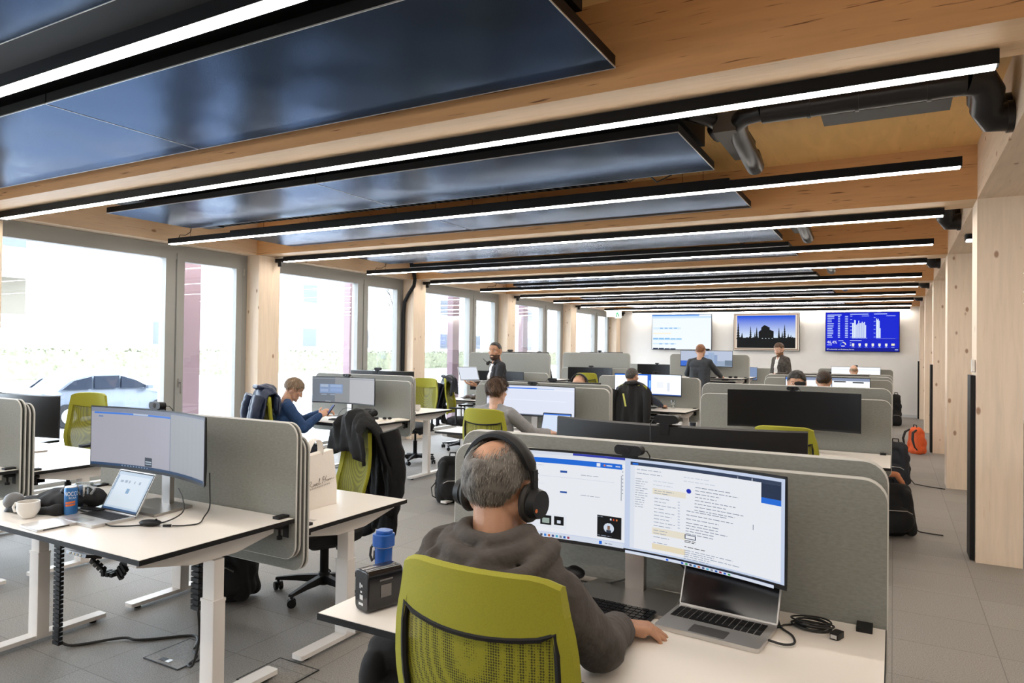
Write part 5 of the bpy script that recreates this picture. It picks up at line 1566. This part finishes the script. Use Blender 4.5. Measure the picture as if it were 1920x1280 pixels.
# ------------------------------------------------------------------ things on the nearest desk
def keyboard(label, x, y, h, rz, w_=.29, d_=.115):
    t = thing('keyboard', label, 'keyboard', (x, y, h), rz)
    part(t, 'case', MB().rbox(0, 0, .007, w_, d_, .012, .010), BLACK, key='kc%.2f' % w_)
    def ks():
        m = MB(); n = 15
        for r_ in range(5):
            for c_ in range(n):
                xx = -w_/2+.014+c_*(w_-.028)/(n-1); yy = d_/2-.014-r_*(d_-.028)/4
                m.box(xx-.0078, yy-.0085, .0131, xx+.0078, yy+.0085, .0165)
        return m
    part(t, 'keys', ks, BLACKG, key='ks%.2f' % w_)
def mouse(label, x, y, h, rz):
    def f(): return MB().ell((0, 0, .0145), (.030, .054, .014), 20, 12)
    t = thing('computer_mouse', label, 'mouse', (x, y, h+.0005), rz)
    part(t, 'shell', f, BLACK, key='mou'); part(t, 'scroll_wheel', MB().cyl((-.003, .028, .027), (.003, .028, .027), .006, seg=12), BLACKG, key='mouw')
def cable(label, pts, r=.0025, name='cable', m_=None, end=None):
    # smooth the path
    P = [Vector(p) for p in pts]; out = []
    for i in range(len(P)-1):
        p0 = P[max(0, i-1)]; p1 = P[i]; p2 = P[i+1]; p3 = P[min(len(P)-1, i+2)]
        for s in range(6):
            u = s/6
            out.append(.5*((2*p1)+(p2-p0)*u+(2*p0-5*p1+4*p2-p3)*u*u+(3*p1-p0-3*p2+p3)*u**3))
    out.append(P[-1])
    m = MB().tube(out, r, 7)
    return solo(name, m, m_ or CABLE, label, 'cable')
h = .7505
keyboard('black keyboard under the left hand of the man in headphones', -.815, 2.145, h, -.05, .30, .12)
laptop('open laptop with a black screen beside the man\'s right hand', (-.475, 2.185, h), -.10, 113, None, w_=.315, d_=.215)
t = thing('cable_coil', 'coiled black cable on the right of the nearest desk', 'cable', (-.215, 2.345, h))
m = MB()
for j in range(7):
    a0 = j*1.1; pts = [(.052*(1+.12*math.sin(j*2.3))*math.cos(a)+.006*math.sin(j*5), (.036+.004*math.sin(j*3.1))*math.sin(a)+.006*math.cos(j*2), .004+.0030*j+.002*math.sin(a*2+j)) for a in [a0+2*PI*q/24 for q in range(25)]]
    m.tube(pts, .0028, 7)
part(t, 'loops', m, CABLE)
part(t, 'loose_end', MB().tube([(-.05, -.01, .006), (-.08, -.03, .004), (-.095, -.06, .004), (-.10, -.075, .008)], .003, 7), CABLE)
ad = thing('video_adapter', 'small black adapter plug lying in front of the cable coil', 'adapter', (-.145, 2.300, h), -.35)
part(ad, 'housing', MB().rbox(0, 0, .010, .026, .044, .018, .005), BLACK); part(ad, 'socket', MB().box(-.009, -.0225, .004, .009, -.0215, .015), SILVER); part(ad, 'plug', MB().box(-.006, .022, .006, .006, .036, .013), SILVER)
cable('black power lead plugged into the right side of the open laptop', [(-.318, 2.16, h+.008), (-.275, 2.150, h+.008), (-.25, 2.18, h+.006), (-.262, 2.24, h+.004), (-.30, 2.29, h+.004), (-.32, 2.36, h+.004)], .0035, 'power_cable')
cable('thin black cable behind the foot of the big curved monitor', [(-1.02, 2.36, h+.006), (-.94, 2.372, h+.006), (-.87, 2.385, h+.02), (-.82, 2.39, .80), (-.80, 2.37, .87)], .003)
cable('black cable hanging from the curved monitor towards the laptop', [(-.66, 2.36, .90), (-.60, 2.37, .84), (-.55, 2.36, .78), (-.46, 2.345, .755), (-.33, 2.34, .7545)], .003)
def blob(seed, r, n=26, amp=.3): pass
po = MB(); po.ell((0, 0, .022), (.075, .045, .022), 18, 10).ell((.045, .01, .030), (.04, .035, .022), 14, 8).ell((-.05, -.01, .02), (.04, .04, .02), 14, 8)
solo('pouch', remesh(po, BLACK, .005, 'pouch', 2, None, lambda c: noise.noise(c*30)*.004), BLACK, 'soft black pouch left of the curved monitor foot', 'pouch', (-1.07, 2.355, h+.004))
# black box with rounded edges and its label text
bx = thing('speaker_box', 'glossy black rounded box with small white print at the left end of the nearest desk', 'box', (-1.478, 1.800, h), -.30)
part(bx, 'casing', MB().rbox(0, 0, .068, .080, .135, .133, .020, axis='y', n=6), BLACKG, bev=.006)
part(bx, 'printed_label', MB().box(-.014, -.0682, .022, .012, -.0677, .030).box(-.008, -.0682, .040, .010, -.0677, .055).box(-.004, -.0682, .062, .004, -.0677, .068).box(-.010, -.0682, .075, -.004, -.0677, .092).box(0, -.0682, .080, .007, -.0677, .088), mat('print_white', (.6, .6, .58), .6))
part(bx, 'side_sticker', MB().box(.0412, -.02, .045, .0416, .02, .085).box(.0412, -.025, .098, .0416, .025, .103), mat('print_grey', (.16, .15, .14), .5))
# blue bottle
bt = thing('water_bottle', 'translucent blue water bottle with a flip lid behind the black box', 'bottle', (-1.600, 1.97, h)); bt.scale = (.93, .93, .93)
BLUEP = mat('blue_translucent_plastic', (.012, .10, .42), .18, trans=.35, spec=.5)
part(bt, 'bottle_body', MB().lathe([(.001, .001), (.028, .001), (.031, .006), (.031, .05), (.033, .09), (.034, .145), (.033, .150), (.001, .150)], 28), BLUEP)
part(bt, 'lid', MB().rbox(0, 0, .176, .074, .074, .048, .024, n=6).rbox(0, .004, .206, .062, .052, .014, .02, n=6), mat('blue_lid_plastic', (.01, .085, .36), .35), bev=.003)
part(bt, 'silver_ring', MB().lathe([(.034, .149), (.0355, .151), (.034, .153)], 28), STEEL)
part(bt, 'carry_loop', MB().tube([(-.034, -.01, .165), (-.052, -.012, .14), (-.056, -.012, .11), (-.046, -.012, .09), (-.036, -.012, .10), (-.035, -.01, .13)], [.005]*6, 8), mat('grey_strap', (.05, .05, .055), .7))
# ------------------------------------------------------------------ left near desk
h = .7705
laptop('small open laptop with a pale lit screen in front of the left curved monitor', (-3.305, 1.945, h), -.02, 118, [(0, 0, 1, 1, hexc('c4d6e8')), (.06, .1, .95, .92, hexc('dbe7f2')), (0, 0, 1, .05, hexc('35577f')), (.15, .72, .24, .78, hexc('a4b4c6')), (.28, .72, .36, .79, hexc('a4b4c6')), (.40, .72, .44, .79, hexc('a4b4c6')), (.56, .72, .59, .79, hexc('a4b4c6')), (.70, .72, .75, .79, hexc('a4b4c6')), (.44, .45, .53, .58, hexc('7fa6c8')), (.02, .5, .05, .9, hexc('7f96b0'))], w_=.295, d_=.205, bright=.9)
tb = thing('closed_tablet', 'closed silver tablet at the front edge of the left desk', 'tablet', (-3.375, 1.765, h), -.05)
part(tb, 'casing', MB().rbox(0, 0, .006, .17, .165, .010, .008), SILVER); part(tb, 'ports', MB().box(.0852, -.06, .003, .0856, .05, .008), BLACK)
cn = thing('drink_can', 'blue and silver drink can with orange stripe and NOCCO lettering', 'can', (-3.505, 1.935, h))
part(cn, 'can_body', MB().lathe([(.001, .002), (.022, .001), (.026, .004), (.029, .012), (.029, .128), (.026, .136), (.024, .139), (.0235, .137), (.001, .136)], 32), mat('blue_can_paint', (.03, .16, .42), .3, metal=.3))
part(cn, 'can_end', MB().lathe([(.0293, .0), (.0293, .004)], 8) if False else MB().lathe([(.027, .1345), (.0255, .1395), (.0235, .1385), (.0005, .137)], 32), SILVER)
def on_can(tris, r, ang, zc, mi=0):
    m = MB()
    for tr in tris:
        m.add([(r*math.sin(ang+x/r), -r*math.cos(ang+x/r), zc+y) for x, y in tr], [(0, 1, 2)] if len(tr) == 3 else [tuple(range(len(tr)))], mi)
    return m
tx = text_polys('NOCCO', .030); tx = [[(x*.62-.026, y) for x, y in t_] for t_ in tx]
a0 = .52
part(cn, 'lettering', on_can(tx, .0293, a0+.35, .096), mat('can_print_white', (.8, .8, .8), .5))
tx = text_polys('BCAA', .013); tx = [[(x-.004, y) for x, y in t_] for t_ in tx]
part(cn, 'small_lettering', on_can(tx, .0293, a0+.35, .082), MATS['can_print_white'])
om = MB()
for j in range(2):
    for q in range(8):
        x0 = -.018+q*.0055; om.add([( .0294*math.sin(a0+.3+x/.0294), -.0294*math.cos(a0+.3+x/.0294), z) for x, z in ((x0, .060-.013*j+.1*x0), (x0+.0055, .060-.013*j+.1*(x0+.0055)), (x0+.0055, .069-.013*j+.1*(x0+.0055)), (x0, .069-.013*j+.1*x0))], [(0, 1, 2, 3)])
part(cn, 'orange_print', om, mat('can_print_orange', (.75, .16, .03), .5))
gs = MB()
def tumbler(label, loc, r=.041, hh=.13, fl=True):
    t = thing('drinking_glass', label, 'glass', loc)
    m = MB(); rings = []
    seg = 30
    prof = [(.78, 0, 0), (.82, .01, 1), (.84, .45, 1), (.97, .62, .3), (1, .75, 0), (1.02, 1, 0)]
    inn = [(.96, 1, 0), (.93, .75, 0), (.86, .55, .0), (.74, .45, 0), (.68, .12, 0), (.01, .10, 0)]
    for k_, z, f in prof+inn:
        rings.append([((r*k_*(1-.05*f*abs(math.sin(a*4.5))))*math.cos(a), (r*k_*(1-.05*f*abs(math.sin(a*4.5))))*math.sin(a), .001+z*hh) for a in [2*PI*q/seg for q in range(seg)]])
    m.loft(rings, caps=True)
    part(t, 'tumbler', m, TUMBLER, sharp=0)
    return t
tumbler('clear empty drinking glass beside the blue can', (-3.565, 2.03, h))
tumbler('drinking glass on the young man\'s desk', (-5.30, 5.985, .7505), .036, .12)
tumbler('drinking glass on the desk of the black-jacket man', (-2.90, 10.30, .7555), .036, .12)
def cup(label, loc, rz, r=.042, hh=.072, handle=True):
    t = thing('coffee_cup', label, 'cup', loc, rz)
    part(t, 'cup_body', MB().lathe([(.001, .001), (r*.55, .001), (r*.62, .004), (r*.95, .028), (r*1.05, .045), (r, hh), (r*.94, hh), (r*.97, .045), (r*.85, .028), (r*.5, .010), (.001, .010)], 32), WHITEP)
    if handle: part(t, 'handle', MB().tube([(-r*.96, 0, hh*.82), (-r*1.35, 0, hh*.86), (-r*1.62, 0, hh*.62), (-r*1.45, 0, hh*.36), (-r*.95, 0, hh*.40)], .006, 10), WHITEP)
    part(t, 'coffee', MB().lathe([(.0005, hh*.78), (r*.93, hh*.78)], 24), mat('tea', (.14, .11, .03), .2))
cup('white cup with greenish tea and handle, front left of the left desk', (-3.615, 1.80, h), .45, r=.047, hh=.078)
cup('white cup on the desk beside the green chair', (-5.285, 7.13, .8105), .3, r=.042, hh=.08, handle=False)
bg_ = MB()
bg_.ell((0, .10, .045), (.16, .10, .045), 20, 12).ell((.10, .17, .05), (.12, .07, .048), 18, 10).ell((-.1, .0, .03), (.09, .07, .03), 16, 10).cap((-.12, -.09, .012), (.02, -.05, .016), .016, .02).cap((.02, -.05, .016), (.14, .0, .02), .018, .03)
solo('crumpled_bag', remesh(bg_, BLKCLOTH, .006, 'bag', 2, None, lambda c: noise.noise(c*16)*.010), BLKCLOTH, 'crumpled black bag behind the cup and the blue can', 'bag', (-3.69, 1.90, h+.002))
t = thing('headset', 'black folded headset lying on the crumpled bag by the cup', 'headset', (-3.56, 1.985, h+.095))
part(t, 'headband', MB().tube([(-.07, .02, 0), (-.04, .05, .015), (.02, .06, .022), (.08, .05, .015), (.10, .02, 0)], .006, 8), STEEL)
part(t, 'ear_cup', MB().ell((-.07, 0, 0), (.032, .030, .020)), BLACK); part(t, 'ear_cup', MB().ell((-.02, -.01, .004), (.034, .030, .018)), mat('soft_black', (.02, .018, .016), .6))
t = thing('desk_speaker', 'grey ball-shaped device at the left picture edge on the desk', 'device', (-3.83, 1.84, h+.002))
part(t, 'ball', MB().ell((0, 0, .045), (.05, .045, .042)), mat('mid_grey', (.14, .14, .14), .5)); part(t, 'foot', MB().cyl((0, 0, 0), (0, 0, .02), .04, .03, 20), BLACK)
t = thing('pen_case', 'small dark case between the can and the laptop', 'case', (-3.47, 2.02, h), .1)
part(t, 'case_body', MB().rbox(0, 0, .011, .13, .04, .02, .006), BLACK); part(t, 'zip', MB().box(-.06, -.0205, .009, .06, -.0201, .012), SILVER)
mouse('black mouse right of the small laptop', -2.99, 2.005, h, -1.2)
cable('black cable from the small laptop to the left monitor', [(-3.16, 1.90, h+.008), (-3.11, 1.905, h+.004), (-3.03, 1.97, h+.004), (-2.985, 2.075, h+.004), (-2.99, 2.17, h+.03), (-3.06, 2.22, h+.075), (-3.15, 2.26, h+.11)], .0032)
cable('loose black cable with a plug lying on the left desk', [(-2.93, 2.27, .98), (-2.92, 2.265, .90), (-2.90, 2.25, .82), (-2.875, 2.20, .785), (-2.83, 2.14, h+.004), (-2.85, 2.08, h+.004), (-2.89, 2.045, h+.005)], .0032)
solo('cable_plug', MB().rbox(0, 0, .007, .012, .036, .009, .003).box(-.003, -.026, .005, .003, -.018, .009, 1), [BLACK, SILVER], 'small plug at the end of the loose cable on the left desk', 'plug', (-2.905, 2.03, h), -.9)

# cable chains below the left desk and their floor leads
def chain(label, pts, w_=.028, loc=(0, 0, 0)):
    m = MB(); P = [Vector(p) for p in pts]; acc = []
    for i in range(len(P)-1):
        L = (P[i+1]-P[i]).length; n = max(1, int(L/.024))
        for q in range(n): acc.append((P[i].lerp(P[i+1], q/n), (P[i+1]-P[i]).normalized()))
    for j, (p, d) in enumerate(acc):
        x = Vector((1, 0, 0)) if abs(d.x) < .7 else Vector((0, 1, 0)); y = d.cross(x).normalized(); x = y.cross(d)
        Mx = Matrix((x, y, d)).transposed().to_4x4(); Mx.translation = p
        m.box(-w_, -.010, -.009, w_, .012, .009, M=Mx)
        m.box(-w_*.6, -.004, -.014, w_*.6, .004, .014, M=Mx)
    solo('cable_chain', m, BLACK, label, 'cable chain', loc)
chain('black cable chain standing beside the left leg of the left desk', [(-3.85, 2.07, .03), (-3.85, 2.07, .56), (-3.86, 2.10, .62), (-3.86, 2.16, .655), (-3.86, 2.20, .665)])
chain('black cable chain hanging in a loop under the left desk', [(-3.86, 2.22, .655), (-3.83, 2.20, .54), (-3.80, 2.22, .43), (-3.74, 2.26, .36), (-3.66, 2.28, .36), (-3.60, 2.28, .43), (-3.58, 2.28, .54), (-3.58, 2.28, .645)], .03)
chain('black cable chain near the right leg of the left desk', [(-2.80, 2.11, .40), (-2.80, 2.11, .655)], .026)
cable('black lead on the carpet from the cable chain to the floor outlet', [(-3.85, 2.08, .04), (-3.80, 2.12, .008), (-3.66, 2.30, .012), (-3.58, 2.33, .008), (-3.50, 2.40, .006), (-3.38, 2.52, .006), (-3.30, 2.50, .006), (-3.22, 2.42, .006)], .007, 'floor_cable')
cable('black lead curling down beside the right leg of the left desk', [(-2.80, 2.12, .40), (-2.84, 2.16, .24), (-2.96, 2.22, .06), (-3.08, 2.28, .008), (-3.12, 2.36, .006), (-3.20, 2.40, .006)], .006, 'floor_cable')
def floorbox(label, x, y):
    t = thing('floor_outlet', label, 'floor outlet', (x, y, .0))
    part(t, 'lid', MB().box(-.13, -.13, .0005, .13, .13, .004), CARPET, key='fbl')
    part(t, 'frame', MB().box(-.136, -.136, .0003, .136, -.13, .005).box(-.136, .13, .0003, .136, .136, .005).box(-.136, -.13, .0003, -.13, .13, .005).box(.13, -.13, .0003, .136, .13, .005), BLACK, key='fbf')
    part(t, 'opening', MB().box(-.05, -.11, .0042, .0, -.08, .0055).box(.0, -.11, .0042, .03, -.08, .0056, 1), [BLACK, STEEL], key='fbo')
floorbox('floor outlet lid under the left desk with leads entering it', -3.22, 2.36)
floorbox('floor outlet lid between the left desk legs and the tote desk', -2.62, 2.44)

# tote bag
tt = thing('tote_bag', 'white paper-cloth tote bag with handwritten print standing on the desk', 'bag', (-2.885, 2.905, .7005))
CL = mat('white_bag_cloth', (.80, .74, .68), .85, bump=.15, bscale=25)
m = MB(); rings = []
for z, ky, kx in ((0, 1, 1), (.10, 1.01, 1.0), (.2, .99, .8), (.295, .93, .42)):
    rings.append([(x*kx, y*ky+(.012 if z > .29 else 0), z+(.012*y/.13 if z > .29 else 0)) for x, y in rr(.13, .285, .012, 2)])
m.loft(rings[:], caps=True)
part(tt, 'bag_body', m, CL, sharp=40)
for sx, dy in ((.022, -.0), (-.02, .02)):
    pts = []
    for q in range(11):
        a = PI*q/10; pts.append((sx+.015*math.sin(a), -.055*math.cos(a)+dy, .285+.095*math.sin(a)))
    hb = MB(); rings = []
    for p in pts: rings.append([(p[0]-.001, p[1]-.004, p[2]), (p[0]-.001, p[1]+.004, p[2]+.004), (p[0]+.001, p[1]+.004, p[2]+.004), (p[0]+.001, p[1]-.004, p[2])])
    rr2 = []
    for i, p in enumerate(pts):
        a = PI*i/10; n_ = Vector((0, -math.cos(a), math.sin(a))); w2 = .013
        rr2.append([Vector(p)+Vector((-.012, 0, 0))+n_*.001, Vector(p)+Vector((.012, 0, 0))+n_*.001, Vector(p)+Vector((.012, 0, 0))-n_*.001, Vector(p)+Vector((-.012, 0, 0))-n_*.001])
    part(tt, 'handle', MB().loft(rr2), CL)
# handwritten line, drawn stroke by stroke
INK = mat('dark_ink', (.06, .045, .04), .7)
strokes = [[(0, 0), (.3, 1.5), (.7, 2.1), (1.1, 1.7), (.6, 1.1), (.25, 1.0), (.8, .5), (1.3, .1), (1.6, .5)], [(1.6, .5), (1.9, .8), (2.1, .5), (1.9, .2), (1.65, .35)], [(2.1, .5), (2.5, .8), (2.4, .3), (2.3, .1), (2.8, .4)], [(2.8, .4), (3.2, .7), (3.0, .95), (2.8, .5), (3.1, .15), (3.6, .5), (4.1, 1.9), (3.95, 2.2), (3.8, 1.2), (3.9, .2), (4.4, .5)],
           [(5.0, 1.3), (5.2, 2.1), (5.7, 2.5), (5.4, 1.2), (5.0, .2)], [(5.6, 1.3), (6.2, 1.4)], [(6.5, 2.4), (6.2, 1.2), (6.0, .2)], [(6.2, 1.0), (6.6, .9), (6.9, 1.1), (6.7, .6), (7.0, .5), (7.3, 1.0), (7.3, .5), (7.7, 1.0), (7.9, .6), (8.1, 1.0), (8.3, .6), (8.6, 1.0), (8.9, .7), (9.6, .75)]]
im = MB()
for st in strokes:
    P = [Vector((p[0], p[1], 0)) for p in st]; out = []
    for i in range(len(P)-1):
        p0 = P[max(0, i-1)]; p1 = P[i]; p2 = P[i+1]; p3 = P[min(len(P)-1, i+2)]
        for s in range(4):
            u = s/4; out.append(.5*((2*p1)+(p2-p0)*u+(2*p0-5*p1+4*p2-p3)*u*u+(3*p1-p0-3*p2+p3)*u**3))
    out.append(P[-1])
    im.tube([(.0658, -.085+.0205*p.x, .120+.0165*p.y+.002*p.x) for p in out], .0010, 5)
part(tt, 'handwriting', im, INK, label='dark handwritten name')
cp = MB()
for q in range(14): cp.box(.0654, -.10+.013*q, .106+.0012*q, .0662, -.092+.013*q, .114+.0012*q)
part(tt, 'small_print', cp, mat('faint_ink', (.5, .46, .42), .8))
solo('sticker', MB().box(-.03, -.012, 0, .03, .012, .0006), mat('faint_sticker', (.55, .52, .48), .6), 'faint printed sticker on the tote desk near its corner', 'sticker', (-2.66, 2.68, .7003), .1)

# second row desk clutter
hh = .7505
keyboard('black keyboard in front of the young man', -5.66, 6.14, hh, -.05, .28, .11)
mouse('black mouse on the young man\'s desk', -5.47, 6.12, hh, .5)
t = thing('phone', 'dark phone held up by the young man', 'phone', (-5.66, 5.98, .885), -.55)
t.rotation_euler = (math.radians(-35), 0, -.55)
part(t, 'phone_body', MB().rbox(0, 0, 0, .072, .009, .145, .010, axis='y'), BLACK)
part(t, 'lit_screen', MB().add([(-.032, -.0049, -.066), (.032, -.0049, -.066), (.032, -.0049, .066), (-.032, -.0049, .066)], [(0, 1, 2, 3)], 0, hexc('1c3c80')), SCR)
for i, (x, y, r_, s_) in enumerate(((-5.33, 6.40, .1, .22), (-5.27, 6.52, -.2, .20))):
    solo('paper_stack', MB().box(-s_/2, -.11, 0, s_/2, .11, .012+.004*i), PAPER, ['paper pad in the middle of the young man\'s desk clutter', 'stack of papers at the right end of the young man\'s desk'][i], 'papers', (x+.14*i, y, hh), r_)
t = thing('power_brick', 'black power brick on the papers of the young man\'s desk', 'power supply', (-5.36, 6.38, hh+.0125), .4)
part(t, 'brick', MB().rbox(0, 0, .013, .11, .05, .025, .008), BLACK)
cable('tangle of black cable on the young man\'s desk', [(-5.45, 6.30, hh+.004), (-5.48, 6.24, hh+.004), (-5.40, 6.20, hh+.004), (-5.36, 6.26, hh+.006), (-5.44, 6.34, hh+.006), (-5.52, 6.42, hh+.004), (-5.60, 6.45, hh+.03), (-5.68, 6.40, hh+.06), (-5.75, 6.36, hh+.03), (-5.82, 6.40, hh+.004)], .003)
cable('thin cable arching behind the young man\'s phone', [(-5.95, 6.40, hh+.004), (-5.88, 6.42, hh+.10), (-5.78, 6.44, hh+.115), (-5.70, 6.44, hh+.07), (-5.64, 6.44, hh+.01)], .003)
t = thing('sunglasses', 'black glasses on the papers at the right of the young man\'s desk', 'glasses', (-5.19, 6.42, hh+.018), .6)
part(t, 'lens', MB().ell((-.03, 0, .012), (.024, .006, .015)), BLACKG); part(t, 'lens', MB().ell((.03, 0, .012), (.024, .006, .015)), BLACKG); part(t, 'temples', MB().tube([(-.055, 0, .014), (-.05, .09, .008)], .002).tube([(.055, 0, .014), (.05, .09, .008)], .002).tube([(-.01, 0, .018), (.01, 0, .018)], .002), BLACK)
bb = MB(); bb.ell((0, 0, .035), (.20, .10, .035), 20, 10).ell((.10, .02, .055), (.12, .07, .03), 16, 8).ell((-.13, -.03, .02), (.10, .06, .02), 14, 8)
solo('leather_bag', remesh(bb, mat('brown_leather', (.045, .025, .015), .4), .008, 'bag', 2, None, lambda c: noise.noise(c*14)*.012), MATS['brown_leather'], 'dark brown leather bag lying on the desk behind the puffer jacket chair', 'bag', (-6.22, 9.92, .766))
t = thing('radio', 'small pinkish device on top of the grey-top man\'s monitor side', 'device', (-3.10, 6.72, 1.232)) if False else None
keyboard('dark keyboard on the raised desk of the standing man', -3.2, 13.83, 1.1005, 0, .3, .12)
for k_, (x, y) in enumerate(((-2.80, 13.95), (-2.70, 13.97))):
    solo('ear_pad', MB().ell((0, 0, .022), (.04, .035, .022)), BLACK, ['left black pad on the raised desk beside the standing man', 'right black pad on the raised desk beside the standing man'][k_], 'headset pad', (x, y, 1.1008))
mouse('mouse under the hand of the black-jacket man', -3.0, 10.16, .7555, 0)
keyboard('white keyboard on the desk of the black-jacket man', -3.25, 10.08, .7555, 0, .3, .12)
laptop('laptop with a lit screen beside the man in the grey top', (-2.98, 6.22, .7555), 0.05, 112, [(0, 0, 1, 1, hexc('d6e2f6')), (0, .93, 1, 1, hexc('3a78e0'))], w_=.31, d_=.215, lidmat=BLACK)

# ------------------------------------------------------------------ bags on the floor
def rucksack(label, loc, rz, w_=.30, d_=.18, hh=.48, main=BLKCLOTH, trim=None, tilt=0, straps=True, strapend=None, front=True, tuck=1.0):
    t = thing('backpack', label, 'backpack', loc, rz)
    if tilt: t.rotation_euler = (math.radians(tilt), 0, rz)
    m = MB()
    for z in (0, .33, .66):
        k_ = (1, .97, .80)[int(z*3)]*tuck
        zz = .09+z*(hh-.18)
        m.ell((0, 0, zz), (w_/2*k_, d_/2*k_, .12), 20, 12)
    for sx in (-1, 1):
        for sy in (-1, 1):
            m.cap((sx*(w_/2-.055), sy*(d_/2-.055), .055), (sx*(w_/2-.085)*tuck, sy*(d_/2-.065), hh-.09), .052, .05)
    m.cap((-(w_/2-.10), 0, hh-.075), ((w_/2-.10), 0, hh-.075), .07)
    if front: m.ell((0, -d_/2+.005, .15), (w_/2*.78, .05, .12), 16, 10)
    part(t, 'bag_body', remesh(m, main, .009, 'bag', 3, None, lambda c: noise.noise(c*11)*.010), main)
    tm_ = trim or BLACK
    part(t, 'grab_loop', MB().tube([(-.035, .03, hh-.02), (-.03, .03, hh+.025), (.03, .03, hh+.025), (.035, .03, hh-.02)], .008, 8), tm_)
    if front: part(t, 'front_pocket', MB().tube([(-w_*.32, -d_/2-.035, .22), (-w_*.2, -d_/2-.046, .245), (w_*.2, -d_/2-.046, .245), (w_*.32, -d_/2-.035, .22)], .004, 6), STEEL)
    if straps:
        for sx in (-.07, .07):
            part(t, 'shoulder_strap', MB().tube([(sx, d_/2*.75, hh-.05), (sx*1.15, d_/2+.05, hh-.09), (sx*1.4, d_/2+.075, hh*.55), (sx*1.5, d_/2+.04, hh*.28), (sx*1.5, d_/2-.01, .07)], [.014, .020, .020, .013, .008], 8), tm_)
    if strapend:
        part(t, 'loose_strap', MB().tube([(p[0], p[1], p[2]) for p in strapend], .006, 6), BLACK)
    return t
ORG = mat('orange_bag_cloth', (.75, .11, .02), .7, bump=.3, bscale=40); SALM = mat('salmon_cloth', (.80, .32, .16), .8)
DGB = mat('dark_blue_grey_cloth', (.016, .018, .025), .8, bump=.4, bscale=20)
t = rucksack('black backpack with orange loop standing in the aisle by the nearest right desk', (-.02, 7.08, 0), .3, .40, .26, .46, tilt=0, strapend=[(.15, .12, .10), (.22, .12, .05), (.27, .10, .012), (.36, .06, .008), (.44, .03, .008)], tuck=.9)
part(t, 'orange_scarf', remesh(MB().tube([(-.10, .0, .47), (-.04, .02, .535), (.05, .0, .53), (.10, .02, .46), (.16, .05, .37)], [.02, .03, .03, .022, .008], 10), SALM, .007, 'scarf', 2, None, lambda c: noise.noise(c*40)*.004), SALM)
rucksack('dark blue-grey backpack leaning at the aisle end of the second right desks', (.02, 9.75, 0), -.1, .34, .22, .54, DGB, strapend=[(.13, .13, .10), (.20, .12, .02), (.36, .10, .008), (.52, .05, .008)])
rucksack('orange and black hiking backpack leaning on the timber post', (.33, 13.05, 0), 2.3, .28, .19, .44, ORG, trim=mat('dark_strap', (.03, .03, .03), .8), strapend=[(0, .16, .03), (-.05, .25, .008), (-.1, .35, .008)])
rucksack('tall narrow black bag at the end of the fourth right desks', (.05, 17.9, 0), .1, .24, .20, .72, BLKCLOTH, straps=False)
rucksack('black backpack on the carpet beside the left leg of the middle desk', (-4.06, 6.12, 0), .7, .38, .26, .48, strapend=[(-.17, -.02, .22), (-.23, -.06, .16), (-.22, -.08, .08), (-.16, -.06, .04)])
rucksack('black backpack standing under the tote desk', (-3.70, 3.02, 0), .4, .36, .24, .44, strapend=[(.15, .12, .42), (.22, .12, .34), (.30, .12, .26), (.36, .10, .20)])
rucksack('black rucksack on the carpet under the left end of the nearest desk', (-1.50, 1.98, 0), .2, .36, .24, .60, strapend=[(-.1, .14, .3), (-.14, .2, .15), (-.1, .22, .02)])
